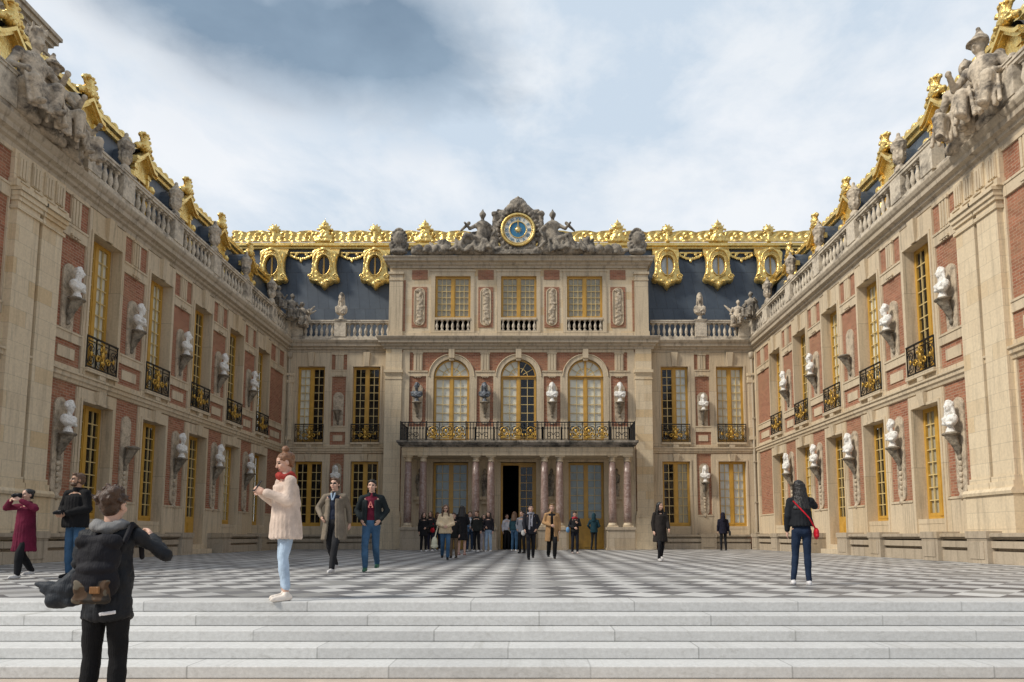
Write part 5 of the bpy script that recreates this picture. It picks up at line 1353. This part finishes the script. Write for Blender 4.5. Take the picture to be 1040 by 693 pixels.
    # ---- clothes
    def trousers(s, w_=1.0, low=.09):
        P = [('e', (0, .0, .95), (.155, .112, .13)), ('c', (-.05, .04, .90), (.05, .04, .90), .09, .09)]
        for k in (1, -1):
            a = s.ank[k] + V(0, 0, low - .085)
            P += [('c', s.hip[k] + V(0, .01, -.03), s.knee[k], .092 * w_, .066 * w_), ('c', s.knee[k], s.knee[k].lerp(a, .4), .066 * w_, .064 * w_), ('c', s.knee[k].lerp(a, .4), a, .064 * w_, .052 * w_)]
        return s.sc(P)
    def shoe(s, k):
        a = s.ank[k]; d = V(0, -1, 0)
        return s.sc([('c', a + V(0, .035, -.045), a + V(0, -.02, -.04), .042, .042), ('c', a + V(0, -.02, -.045), a + V(0, -.15, -.058), .042, .030), ('c', a + V(0, .0, .0), a + V(0, 0, -.04), .040, .045), ('e', a + V(0, -.06, -.072), (.045, .135, .014))])
    def shell(s, z0, z1, rx0, ry0, rx1, ry1, th=.022, gap=0.0, n=22, ztop=None, cy=0.0):
        """ring of strips from z1 (top) down to z0 (hem); gap = half angle left open in front"""
        P = []
        for k in range(n):
            a = -PI / 2 + gap + (2 * PI - 2 * gap) * (k / (n - 1) if gap else k / n)
            t_ = s.t(rx1 * math.cos(a), cy + ry1 * math.sin(a), z1); b = (rx0 * math.cos(a), cy + ry0 * math.sin(a) - s.lean * 0, z0)
            P.append(('c', t_, b, th, th))
        return P
    def sleeves(s, r=1.0, short=0.0, cuff=.03):
        P = []
        for k in (1, -1):
            w_ = s.wr[k] - (s.wr[k] - s.el[k]).normalized() * cuff
            P += [('c', s.t(k * .05, .01, 1.45), tuple(s.sh[k]), .045, .058 * r), ('c', s.sh[k], s.el[k], .060 * r, .053 * r), ('c', s.el[k], w_, .056 * r, .044 * r)]
        return P
    def jacket(s, hem=.88, r=1.0, gap=0.0, flare=1.0, collar=True, belly=1.0):
        f = .90 if s.female else 1.0
        P = s.sleeves(r)
        P += [('c', s.t(-.09 * f, .02, 1.40), s.t(.09 * f, .02, 1.40), .065, .065), ('c', s.t(-.11 * f, .035, 1.34), s.t(.11 * f, .035, 1.34), .075, .075)]
        P += s.shell(1.12, 1.34, .148 * r * f, .112 * r * belly, .138 * r * f, .100 * r, .030, gap)
        P += s.shell(hem, 1.12, .160 * r * flare, .125 * r * flare, .150 * r * f, .112 * r * belly, .028, gap)
        if not gap: P += [('e', s.t(0, 0, 1.26), (.16 * r * f, .115 * r, .17)), ('e', s.t(0, 0, 1.08), (.155 * r * f, .112 * r, .17)), ('e', (0, 0, hem + .09), (.155 * r * flare, .12 * r * flare, .10))]
        if collar: P += [('c', s.t(.06 * math.cos(a), .01 + .06 * math.sin(a), 1.45), s.t(.068 * math.cos(a), .012 + .066 * math.sin(a), 1.50), .022, .02) for a in [2 * PI * k / 12 - PI / 2 for k in range(12)] if not gap or abs((a + PI / 2 + PI) % (2 * PI) - PI) > gap * .8]
        return s.sc(P)
    def top(s, hem=.95):
        f = .9 if s.female else 1.0
        return s.sc([('e', s.t(0, -.005, 1.27), (.150 * f, .108, .17)), ('e', s.t(0, -.005, 1.08), (.140 * f, .104, .17)), ('e', (0, 0, hem + .05), (.152, .112, .09)), ('c', s.t(-.1, 0, 1.40), s.t(.1, 0, 1.40), .055, .055), ('c', s.t(0, .0, 1.42), s.t(0, .005, 1.475), .07, .066)])
    def hair(s, kind):
        P = [('e', s.h(0, .022, .050), (.086, .098, .080), s.hrot()), ('e', s.h(0, .05, .0), (.078, .068, .085), s.hrot())]
        if kind == 'short': P += [('e', s.h(k * .07, .02, .02), (.016, .04, .045), s.hrot()) for k in (1, -1)] + [('e', s.h(0, -.05, .10), (.06, .035, .025), s.hrot())]
        if kind in ('long', 'longwavy'):
            for k in range(9):
                a = PI * k / 8; x = .088 * math.cos(a); y = .03 + .07 * math.sin(a)
                P.append(('c', s.h(x, y - .02, .03), tuple(s.t(x * 1.35, y + .03, 1.36 if kind == 'long' else 1.28)), .034, .030))
            for k in (1, -1): P.append(('c', s.h(k * .082, -.01, .03), tuple(s.t(k * .11, -.05, 1.36)), .024, .026))
        if kind in ('bun', 'topbun'):
            P += [('e', s.h(0, .10 if kind == 'bun' else .06, .07 if kind == 'bun' else .155), (.045, .045, .042)), ('e', s.h(0, .07, .05), (.07, .07, .07))]
            for k in range(7): P.append(('c', s.h(.08 * math.cos(k), .05 + .04 * math.sin(k), .03), s.h(.085 * math.cos(k * 1.7), .06, -.07), .016, .01))
        if kind == 'messy':
            r_ = random.Random(4); P += [('e', s.h(-.02, .10, .06), (.07, .065, .065)), ('e', s.h(-.055, .11, .10), (.05, .05, .045))]
            for k in range(60):
                a = r_.uniform(0, 2 * PI); b = r_.uniform(-.3, 1.2); q = V(.092 * math.cos(a) * math.cos(b), .035 + .10 * math.sin(a) * math.cos(b), .045 + .085 * math.sin(b))
                if q.y < -.04 and q.z < .07: continue
                P.append(('c', s.h(*q), s.h(q.x * 1.16 + r_.uniform(-.025, .025), q.y * 1.10 + r_.uniform(-.025, .025), q.z * 1.10 + r_.uniform(-.03, .03)), .014, .010))
        if kind == 'hood': P = [('e', s.h(0, .03, .03), (.105, .115, .125), s.hrot()), ('c', s.h(0, .06, -.04), tuple(s.t(0, .05, 1.42)), .10, .12)]
        return s.sc(P)
    def beard(s): return s.sc([('e', s.h(0, -.045, -.07), (.062, .058, .045), s.hrot()), ('c', s.h(.06, -.01, -.04), s.h(.065, .0, .0), .018, .012), ('c', s.h(-.06, -.01, -.04), s.h(-.065, .0, .0), .018, .012)])
    def scarf(s, r=1.0): return s.sc([('c', s.t(.085 * r * math.cos(a), .0 + .082 * r * math.sin(a), 1.475 + .015 * math.sin(3 * a)), s.t(.085 * r * math.cos(a + .5), .082 * r * math.sin(a + .5), 1.475 + .015 * math.sin(3 * a + 1.5)), .038 * r, .038 * r) for a in [2 * PI * k / 12 for k in range(12)]])

def floor_pt(px, fy, z=0.0):
    yu = 544.5 - fy; c = math.cos(PITCH); tn = math.tan(PITCH)
    t = yu / (FPX / c / c - tn * yu); Y = (z - CAMZ) / t
    X, _ = at(px, fy, Y); return X, Y
def pheight(py, Y, base=0.0): return at(0, py, Y)[1] - base

def person(label, px, fy, ty, face, spec, base=0.0, H=None):
    X, Y = floor_pt(px, fy, base)
    if H is None: H = min(1.92, max(1.5, pheight(ty, Y, base)))
    f = Fig(H, spec.get('pose', 'stand'), spec.get('arms'), spec.get('turn', 0), spec.get('nod', 0), spec.get('lean', 0), spec.get('f', False), spec.get('stride', .22))
    near = Y < 20
    vx = .0085 if near else .0125
    g = spec.get('glasses', False)
    sk = SKIN2 if spec.get('tan') else SKIN
    o = link('person', blob('person_body', f.body(), vx, [sk, EYEM, BROW, LIPS], 1, 0, 8, f.facefn(g)), None, (X, Y, base), (0, 0, face))
    tag(o, label, 'person')
    vc = .012 if near else .016; A = .007 if near else .006
    tr = spec.get('trousers', (.02, .02, .022))
    if tr: link('trousers', blob('trousers', f.trousers(spec.get('tw', 1.0), spec.get('tlow', .09)), vc, [cloth(tr)], 1, A, 9), o)
    if 'skirt' in spec: link('skirt', blob('skirt', f.sc(f.shell(spec.get('skirthem', .55), 1.0, .20, .15, .14, .11, .03) + [('e', (0, 0, .9), (.16, .12, .12)), ('e', (0, 0, .72), (.17, .13, .14))]), vc, [cloth(spec['skirt'])], 1, A, 9), o)
    if 'shirt' in spec: link('shirt', blob('shirt', f.top(spec.get('shirthem', .95)), vc, [cloth(spec['shirt'])], 1, A, 9), o)
    if 'jacket' in spec: link(spec.get('jname', 'jacket'), blob('jacket', f.jacket(spec.get('hem', .88), spec.get('jr', 1.0), spec.get('gap', 0), spec.get('flare', 1.0)), vc, [cloth(spec['jacket'], spec.get('jrough', .85))], 1, spec.get('jamp', A), 9), o)
    if 'scarf' in spec: link('scarf', blob('scarf', f.scarf(spec.get('scr', 1.0)), vc, [cloth(spec['scarf'])], 1, .014, 16), o)
    for k in (1, -1): link('shoe', blob('shoe', f.shoe(k), .010 if near else .014, [leather(spec.get('shoes', (.015, .015, .015)))], 1), o)
    link('hair' if spec.get('hair', 'short') != 'hood' else 'hood', blob('hair', f.hair(spec.get('hair', 'short')), vx, [hairm(spec.get('hc', 'dark')) if spec.get('hair') != 'hood' else cloth(spec['jacket'])], 1, .006, 22), o)
    if spec.get('beard'): link('beard', blob('beard', f.beard(), vx, [hairm(spec.get('hc', 'dark'))], 1, .003, 30), o)
    o['_'] = 0; del o['_']
    return o, f, X, Y, H
def held(name, label, cat, pinfo, prims, mat_, vox=.01, amp=0.0):
    """a thing carried by a person, in the person's own frame, as a top-level object"""
    o, f, X, Y, H = pinfo
    me = blob(name, f.sc(prims) if not any(p[0] == 'b' for p in prims) else prims, vox, [mat_], 1, amp, 12)
    q = link(name, me, None, tuple(o.location), (0, 0, o.rotation_euler.z)); tag(q, label, cat); return q
def worn(name, pinfo, prims, mat_, vox=.01): return link(name, blob(name, pinfo[1].sc(prims), vox, [mat_], 1), pinfo[0])
BLK = (.014, .014, .016); NAVY = (.02, .026, .045); DGREY = (.05, .05, .052); DENIM = (.055, .12, .21); LDENIM = (.34, .45, .58); WHITE = (.78, .76, .74)

# --- nearest: photographer seen from behind, on the ground below the steps
BZ = -.562
H = 1.62; Yp = 4.9
Xp = at(110, 600, Yp)[0]
spec = dict(pose='stand', arms={1: ((.20, .04, 1.20), (.13, -.20, 1.30)), -1: ((.36, -.10, 1.26), (.14, -.34, 1.40))}, turn=-.1, nod=.05, trousers=(.010, .010, .011), tw=.97, jacket=(.016, .018, .022), jrough=.6, hem=.80, jr=.97, hair='messy', hc='auburn', scarf=(.22, .22, .22), scr=1.22, shoes=BLK, jamp=.022)
fy_ = 731
pi = person('person in black with a backpack, seen from behind, taking a photograph below the steps', 100, 731, 500, R(184), spec, BZ, H)
pi[0].location = (Xp, Yp, BZ)
def locp(P, pi_=pi): return P
bp_ = empty('backpack', (Xp + .05, Yp, BZ), pi[0].rotation_euler.z); tag(bp_, 'black backpack with a brown camouflage pocket, worn by the photographer in the foreground', 'backpack')
S_ = pi[1].S
link('main_bag', blob('main_bag', pi[1].sc([('e', (.03, .20, 1.24), (.155, .10, .17)), ('e', (.03, .21, 1.08), (.165, .11, .15)), ('e', (.02, .24, 1.17), (.14, .09, .06)), ('c', (-.08, .22, 1.36), (.13, .22, 1.36), .055, .055)]), .010, [cloth((.012, .012, .016), .7)], 1, .012, 8), bp_)
mc, nt_, b_ = newmat('brown_camouflage'); vv = N(nt_, 'ShaderNodeTexCoord').outputs['Object']
cc = mixc(nt_, ramp(nt_, noise_tex(nt_, vv, 9, 2), .45, .5), (.022, .017, .012, 1), (.075, .040, .018, 1)); cc = mixc(nt_, ramp(nt_, noise_tex(nt_, vv, 14, 2), .56, .6), cc, (.12, .10, .07, 1)); nt_.links.new(cc, b_.inputs['Base Color']); b_.inputs['Roughness'].default_value = .8
link('front_pocket', blob('front_pocket', pi[1].sc([('b', (-.11, .11, -.04, .04, -.07, .07), (0, R(2), 0), (.02, .275, 1.01)), ('c', (-.085, .29, 1.075), (.125, .29, 1.075), .022, .022), ('c', (-.085, .29, .95), (.125, .29, .95), .030, .030)]), .008, [mc], 2, .006, 12), bp_)
link('leather_patch', blob('leather_patch', pi[1].sc([('b', (-.036, .036, -.006, .006, -.026, .026), (0, 0, 0), (-.02, .322, 1.02))]), .004, [leather((.22, .11, .045))], 0), bp_)
for k in (1, -1): link('shoulder_strap', blob('shoulder_strap', pi[1].sc([('c', (k * .11, .13, 1.36), (k * .12, .05, 1.495), .020, .022), ('c', (k * .12, .05, 1.495), (k * .12, -.08, 1.44), .022, .022), ('c', (k * .12, -.08, 1.44), (k * .12, -.13, 1.24), .022, .02)]), .010, [cloth((.012, .012, .016), .7)], 1), bp_)
held('tied_jacket', 'dark grey jacket hanging out at the hip of the photographer in the foreground', 'jacket', pi, [('c', (.18, .02, 1.05), (.36, .03, .93), .07, .075), ('c', (.20, .02, 1.14), (.30, .03, 1.02), .05, .07), ('e', (.30, .04, .99), (.15, .04, .10), (0, .55, 0)), ('c', (.30, .04, 1.0), (.50, .04, 1.05), .07, .015), ('c', (.25, .04, .92), (.44, .04, 1.0), .05, .03), ('c', (.2, .02, .94), (.32, .02, .90), .05, .04)], cloth((.030, .036, .045), .6), .010, .010)
held('phone_in_pocket', 'white phone sticking out of the back pocket of the foreground photographer', 'phone', pi, [('b', (-.055, .055, -.008, .008, -.012, .012), (0, R(8), 0), (-.08 * S_, .150 * S_, .84 * S_))], cloth((.75, .75, .80), .4), .005)
held('camera', 'black camera held up by the photographer in the foreground', 'camera', pi, [('b', (-.065, .065, -.03, .03, -.04, .045), (0, 0, 0), (0, -.40 * S_, 1.40 * S_)), ('c', (0, -.40, 1.40), (0, -.52, 1.40), .036, .038)], leather(BLK), .008) if False else None

# --- people on the marble court
W1 = person('woman in a cream fleece and pale blue jeans, standing atop the steps', 288, 609.5, 461, R(-50), dict(pose='relaxed', arms={1: 'phone', -1: 'phone'}, turn=-.1, nod=.35, f=True, trousers=(.42, .53, .66), tw=.92, tlow=.16, jacket=(.62, .50, .42), hem=.74, jr=1.18, flare=1.10, jamp=.005, hair='topbun', hc='auburn2', scarf=(.38, .05, .04), shoes=(.78, .70, .62), lean=.05))
held('phone', 'dark phone in the hands of the woman in the cream fleece', 'phone', W1, [('b', (-.035, .035, -.006, .006, -.075, .075), (R(-35), 0, 0), (0, -.36 * W1[1].S, 1.34 * W1[1].S))], leather(BLK), .006)
P2_ = person('tall man with glasses in an open brown coat, walking', 338, 582, 486, R(-6), dict(pose='walkL', arms={1: 'swingb', -1: 'hipb'}, turn=-.1, trousers=(.022, .022, .024), shirt=NAVY, jacket=(.20, .165, .125), hem=.62, gap=.52, flare=1.28, jr=1.04, hair='short', hc='brown', shoes=(.62, .60, .58), glasses=True, jname='coat'))
worn('shirt_collar', P2_, [('c', (-.035, -.085, 1.46), (-.01, -.115, 1.34), .018, .012), ('c', (.035, -.085, 1.46), (.01, -.115, 1.34), .018, .012)], cloth((.40, .50, .62)), .008)
P3_ = person('man in black jacket, maroon jumper and blue jeans, walking', 376, 581, 488, R(4), dict(pose='walkR', stride=.12, arms={1: 'pocket', -1: 'pocket'}, turn=.0, trousers=DENIM, shirt=(.13, .012, .03), jacket=(.018, .024, .026), hem=.92, gap=.62, jr=1.08, hair='short', hc='black', shoes=(.05, .16, .10)))
e_ = MB()
for a_, b_2 in (((-.045, -.05), (0, .07)), ((.045, -.05), (0, .07)), ((-.03, -.01), (.03, -.01)), ((-.05, -.05), (-.02, -.05)), ((.02, -.05), (.05, -.05))): e_.tube([(a_[0], 0, a_[1]), (b_2[0], 0, b_2[1])], .010, 5)
em = e_.build('sweater_letter', cloth((.75, .25, .22)), P3_[0], (0, -.128 * P3_[1].S, 1.27 * P3_[1].S))
W4 = person('woman with long black hair and jeans, seen from behind on the right', 816, 594.5, 488.5, R(168), dict(pose='relaxed', arms={1: 'down', -1: 'face'}, turn=-.9, nod=.1, f=True, trousers=(.014, .026, .055), tw=.90, jacket=(.016, .018, .022), hem=1.0, jr=1.12, hair='longwavy', hc='black', shoes=(.72, .70, .70), shirt=(.70, .68, .72), shirthem=.86))
held('red_shoulder_bag', 'small red bag with a strap across the back of the long-haired woman on the right', 'bag', W4, [('c', (.13, .13, 1.40), (-.10, .185, 1.12), .014, .014), ('c', (-.10, .185, 1.12), (-.215, .10, .92), .015, .016), ('e', (-.225, .06, .86), (.045, .095, .10)), ('c', (-.225, -.01, .82), (-.225, .13, .82), .035, .035)], cloth((.52, .012, .025), .5), .009, .003)
W5 = person('woman in a long burgundy coat raising a camera, at the left edge', 22, 588, 497, R(-12), dict(pose='walkL', stride=.15, arms={1: ((.33, -.12, 1.36), (.10, -.24, 1.52)), -1: ((.40, -.08, 1.38), (.12, -.24, 1.52))}, turn=-.1, f=True, trousers=BLK, tw=1.1, jacket=(.13, .012, .035), hem=.55, jr=1.12, flare=1.15, hair='bun', hc='black', shoes=(.60, .58, .56), jname='coat'))
held('camera', 'black camera held to the face of the woman in the burgundy coat', 'camera', W5, [('b', (-.06, .06, -.03, .03, -.035, .045), (0, 0, 0), (0, -.20 * W5[1].S, 1.61 * W5[1].S)), ('c', (0, -.20 * W5[1].S, 1.605 * W5[1].S), (0, -.30 * W5[1].S, 1.605 * W5[1].S), .032, .034)], leather(BLK), .008)
W6 = person('bearded man in black jacket and blue jeans holding a small camera', 73, 587, 481, R(-14), dict(pose='stand', arms={1: 'belly', -1: 'belly'}, turn=-.5, tan=True, trousers=DENIM, jacket=(.010, .010, .011), hem=.86, jr=1.22, hair='short', hc='brown', beard=True, glasses=True, shoes=BLK))
held('camera', 'small black camera in the hands of the bearded man in black', 'camera', W6, [('b', (-.06, .06, -.03, .03, -.04, .04), (0, 0, 0), (0, -.31 * W6[1].S, 1.08 * W6[1].S)), ('c', (0, -.31 * W6[1].S, 1.08 * W6[1].S), (0, -.40 * W6[1].S, 1.07 * W6[1].S), .03, .03)], leather(BLK), .008)

# --- visitors in front of the portico
A7 = person('woman in a beige jacket and blue jeans walking with a cream tote bag', 452, 569, 513, R(8), dict(pose='walkL', stride=.12, arms={1: 'belly', -1: 'belly'}, f=True, trousers=DENIM, jacket=(.66, .52, .34), hem=.86, jr=1.18, hair='long', hc='brown', shoes=BLK, glasses=True, nod=.2))
held('tote_bag', 'cream cloth tote bag hanging beside the woman in the beige jacket', 'bag', A7, [('c', (-.22, .02, 1.15), (-.33, .0, .72), .02, .02), ('e', (-.34, 0, .56), (.10, .07, .18)), ('e', (-.34, 0, .44), (.12, .07, .08))], cloth((.70, .66, .48)), .012, .005)
person('woman in a long black coat at the left end of the waiting group', 430, 560.5, 521, R(20), dict(arms={1: 'belly', -1: 'down'}, f=True, trousers=BLK, jacket=BLK, hem=.72, jr=1.1, hair='long', hc='dark', shoes=WHITE))
A8 = person('dark-clothed woman with a red bag beside the woman in the long black coat', 437, 560, 519, R(-20), dict(arms={1: 'belly', -1: 'down'}, f=True, trousers=(.03, .03, .05), jacket=(.03, .028, .028), hem=.84, hair='long', hc='brown', shoes=WHITE))
held('red_bag', 'bright red bag carried in the waiting group left of the portico', 'bag', A8, [('e', (.16, -.12, .92), (.11, .06, .11)), ('c', (.10, -.12, 1.0), (.16, -.04, 1.25), .012, .012), ('c', (.22, -.12, 1.0), (.16, -.04, 1.25), .012, .012)], cloth((.55, .02, .03), .5), .012)
person('woman in a dark green jacket looking down, left part of the waiting group', 444, 559.5, 518, R(30), dict(arms={1: 'phone', -1: 'belly'}, f=True, nod=.4, trousers=NAVY, jacket=(.03, .04, .035), hem=.90, hair='long', hc='brown', shoes=WHITE))
person('person in dark clothes with tan trousers just behind the beige jacket', 460.5, 567, 521, R(-10), dict(arms={1: 'down', -1: 'belly'}, trousers=(.16, .11, .07), jacket=(.018, .018, .018), hem=.80, hair='short', hc='dark', shoes=BLK))
person('woman in a short black dress with bare legs, middle of the waiting group', 469, 564, 514, R(170), dict(arms={1: 'chest', -1: 'belly'}, f=True, trousers=None, skirt=BLK, skirthem=.55, jacket=BLK, hem=.80, jr=1.12, hair='long', hc='black', shoes=(.5, .3, .26)))
person('person in a denim shirt and glasses, middle of the waiting group', 477, 560, 518.5, R(15), dict(arms={1: 'belly', -1: 'belly'}, trousers=(.03, .05, .09), shirt=(.6, .6, .62), jacket=(.10, .16, .24), gap=.4, hem=.88, hair='short', hc='dark', glasses=True, shoes=WHITE))
person('man in a black bomber jacket and black trousers beside the inner left columns', 484, 560.5, 518.5, R(-25), dict(arms={1: 'down', -1: 'pocket'}, trousers=BLK, jacket=(.022, .024, .022), hem=.90, jr=1.08, hair='short', hc='brown', shoes=WHITE))
A9 = person('woman in a dark top and light blue jeans in the waiting group', 496, 560.5, 520, R(-15), dict(arms={1: 'down', -1: 'belly'}, f=True, trousers=LDENIM, jacket=(.022, .020, .025), hem=.98, hair='long', hc='dark', shoes=WHITE))
person('young woman in grey-lilac trousers standing close beside the light blue jeans', 491, 560, 523, R(20), dict(arms={1: 'belly', -1: 'belly'}, f=True, trousers=(.45, .44, .50), jacket=(.05, .045, .055), hem=.96, hair='long', hc='dark', shoes=WHITE))
A10 = person('person in a white jacket with a cream bag in the dark doorway', 514.5, 558.5, 520.5, R(25), dict(arms={1: 'belly', -1: 'down'}, f=True, trousers=BLK, jacket=(.62, .62, .66), hem=.98, hair='short', hc='dark', shoes=BLK))
held('cream_bag', 'cream shoulder bag of the person in white in the doorway', 'bag', A10, [('e', (.16, -.12, .98), (.12, .06, .10)), ('c', (.12, -.1, 1.05), (.1, -.04, 1.38), .012, .012)], cloth((.62, .58, .46)), .012)
person('woman with a teal top and blue jeans entering the doorway', 522.5, 560, 519, R(150), dict(arms={1: 'down', -1: 'belly'}, f=True, trousers=DENIM, jacket=(.02, .06, .08), hem=.95, hair='long', hc='brown', shoes=WHITE))
person('person in a grey jacket half hidden behind the man in a dark suit', 530, 562, 519, R(-30), dict(arms={1: 'down', -1: 'pocket'}, trousers=BLK, jacket=(.20, .21, .24), hem=.88, hair='short', hc='black', shoes=BLK))
A11 = person('man in a dark suit jacket with a grey scarf hanging open, right of the doorway', 539, 569, 513, R(6), dict(pose='walkR', stride=.08, arms={1: 'pocket', -1: 'swingf'}, trousers=(.018, .018, .022), jacket=(.022, .022, .028), hem=.84, jr=1.08, hair='short', hc='black', scarf=(.30, .30, .34), shoes=BLK))
worn('scarf_ends', A11, [('c', (-.04, -.13, 1.42), (-.06, -.16, .98), .026, .03), ('c', (.04, -.13, 1.42), (.02, -.16, 1.08), .024, .028)], cloth((.30, .30, .34)), .014)
held('white_pouch', 'pale pouch in the hand of the man in the dark suit', 'bag', A11, [('e', (-.26, -.22, .86), (.07, .05, .09))], cloth((.6, .58, .54)), .014)
person('person in an open camel coat over black, walking in front of the right inner columns', 560.5, 568, 512, R(4), dict(pose='walkL', stride=.10, arms={1: 'down', -1: 'belly'}, trousers=(.014, .014, .015), shirt=BLK, jacket=(.42, .25, .12), hem=.58, gap=.45, flare=1.18, jr=1.06, hair='short', hc='blond', shoes=BLK, tw=1.12, jname='coat'))
A12 = person('woman in a black jacket with red scarf looking at her phone, right of the columns', 584, 562.5, 519.5, R(5), dict(arms={1: 'phone', -1: 'belly'}, f=True, nod=.35, trousers=(.016, .018, .026), jacket=(.016, .016, .018), hem=.92, hair='short', hc='dark', scarf=(.40, .03, .05), shoes=(.5, .4, .36)))
held('blue_bag', 'blue and white bag on the arm of the woman with the red scarf', 'bag', A12, [('e', (-.30, -.05, .98), (.08, .08, .12)), ('c', (-.27, -.02, 1.08), (-.18, .0, 1.4), .012, .012)], cloth((.14, .30, .52)), .012)
person('person in a dark teal jacket seen from behind at the right-hand gilt door', 603.5, 558.8, 517, R(160), dict(pose='relaxed', arms={1: 'pocket', -1: 'belly'}, trousers=(.018, .02, .022), tw=.92, jacket=(.012, .04, .055), hem=.86, hair='hood', shoes=BLK))
person('woman in a knee-length black coat walking, right of the portico', 671, 570.5, 510.5, R(12), dict(pose='walkR', stride=.06, arms={1: 'swingf', -1: 'down'}, turn=.4, f=True, trousers=BLK, tw=.9, jacket=(.024, .020, .018), hem=.60, jr=1.12, flare=1.12, hair='longwavy', hc='black', shoes=(.55, .53, .52), jname='coat'))
A13 = person('person in a dark hooded coat seen from behind, by the far right rear window', 735, 559.2, 513, R(175), dict(arms={1: 'down', -1: 'down'}, trousers=BLK, tw=.95, jacket=(.014, .014, .026), hem=.80, jr=1.08, hair='hood', shoes=BLK))
held('dark_bag', 'dark handbag hanging from the person in the hooded coat', 'bag', A13, [('e', (-.30, .02, .80), (.05, .10, .13)), ('c', (-.29, -.04, .9), (-.28, 0, 1.05), .012, .012), ('c', (-.29, .07, .9), (-.28, 0, 1.05), .012, .012)], cloth((.02, .025, .03), .5), .012)
# ================================================================== LIGHT AND SKY
SUN_AZ, SUN_EL = R(-38), R(42)          # azimuth from +Y... sun stands behind the camera to the left
sd = Vector((-.80, -.34, .82)).normalized()
sun = bpy.data.lights.new('sun', 'SUN'); so = bpy.data.objects.new('sun', sun); COL.objects.link(so)
sun.energy = 3.1; sun.angle = R(11); sun.color = (1, .93, .82)
so.rotation_euler = (-sd).to_track_quat('-Z', 'Y').to_euler(); so.location = (-20, -20, 40)
w = bpy.data.worlds.new('World'); scene.world = w; w.use_nodes = True; nt = w.node_tree
bg = nt.nodes['Background']; bg.inputs[1].default_value = .10
sky = N(nt, 'ShaderNodeTexSky'); sky.sky_type = 'NISHITA'; sky.sun_disc = False
sky.sun_elevation = math.asin(sd.z); sky.sun_rotation = math.atan2(sd.x, sd.y)
tc = N(nt, 'ShaderNodeTexCoord'); G = tc.outputs['Generated']
def px_dir(px, py): X, Z = at(px, py, 100.0); return Vector((X - CAMX, 100.0, Z - CAMZ)).normalized()
mp = N(nt, 'ShaderNodeMapping'); mp.inputs['Scale'].default_value = (1.0, 1.0, 1.5); mp.inputs['Location'].default_value = (3.1, .4, 1.7); nt.links.new(G, mp.inputs[0])
n1 = noise_tex(nt, mp.outputs[0], 2.1, 7, .55, .35)
n2 = noise_tex(nt, mp.outputs[0], 5.5, 6, .6, .2)
def mth(op, a, b=None, c=None):
    n = N(nt, 'ShaderNodeMath', operation=op)
    for i, v in enumerate((a, b, c)):
        if v is None: continue
        if isinstance(v, (int, float)): n.inputs[i].default_value = v
        else: nt.links.new(v, n.inputs[i])
    return n.outputs[0]
def blobmask(px, py, sx, sy):
    """soft patch of sky round one direction"""
    d = px_dir(px, py); e1 = d.cross(Vector((0, 0, 1))).normalized(); e2 = e1.cross(d).normalized()
    o = []
    for e, s in ((e1, sx), (e2, sy)):
        dp = N(nt, 'ShaderNodeVectorMath', operation='DOT_PRODUCT'); nt.links.new(G, dp.inputs[0]); dp.inputs[1].default_value = e
        q = mth('DIVIDE', dp.outputs['Value'], s); o.append(mth('MULTIPLY', q, q))
    r2 = mth('ADD', o[0], o[1]); return mth('EXPONENT', mth('MULTIPLY', r2, -1.0))
dark = mth('MAXIMUM', blobmask(370, 40, .22, .085), mth('MULTIPLY', blobmask(230, 10, .14, .06), .9))
dark = mth('MAXIMUM', dark, mth('MULTIPLY', blobmask(470, 92, .15, .04), .6))
n3 = noise_tex(nt, mp.outputs[0], 3.6, 9, .58, .35)
dk = mth('ADD', mth('MULTIPLY', dark, 1.25), mth('MULTIPLY_ADD', n3, 1.9, -.95))
dk = mth('MULTIPLY', ramp(nt, dk, .12, .95), mth('MINIMUM', mth('MULTIPLY', dark, 3.0), 1.0))
veil = ramp(nt, n3, .40, .62)
cl = mixc(nt, veil, (5.9, 6.9, 8.0, 1), (8.6, 8.9, 9.3, 1))
cl = mixc(nt, ramp(nt, n2, .48, .66, (0, 0, 0, 1), (.6, .6, .6, 1)), cl, (8.9, 9.1, 9.3, 1))
cl = mixc(nt, dk, cl, mixc(nt, ramp(nt, n1, .35, .65), (1.5, 2.2, 3.1, 1), (3.0, 4.0, 5.1, 1)))
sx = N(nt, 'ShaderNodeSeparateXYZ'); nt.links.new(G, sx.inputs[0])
# unseen sky behind and overhead darkened to cut flat frontal light on the facades
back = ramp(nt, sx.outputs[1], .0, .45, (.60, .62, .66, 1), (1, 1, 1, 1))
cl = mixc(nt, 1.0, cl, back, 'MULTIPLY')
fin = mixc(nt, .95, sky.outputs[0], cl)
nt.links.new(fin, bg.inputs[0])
vs = scene.view_settings; vs.view_transform = 'Standard'; vs.look = 'None'; vs.gamma = 1; vs.use_curve_mapping = False; vs.exposure = 0.10
scene.render.engine = 'CYCLES'
cy = scene.cycles; cy.max_bounces = 6; cy.diffuse_bounces = 3; cy.glossy_bounces = 3; cy.transmission_bounces = 4; cy.transparent_max_bounces = 12; cy.use_denoising = True
cy.caustics_reflective = False; cy.caustics_refractive = False
bpy.data.objects.remove(_bo); bpy.data.scenes.remove(_tmp)
bpy.data.batch_remove(_junk)
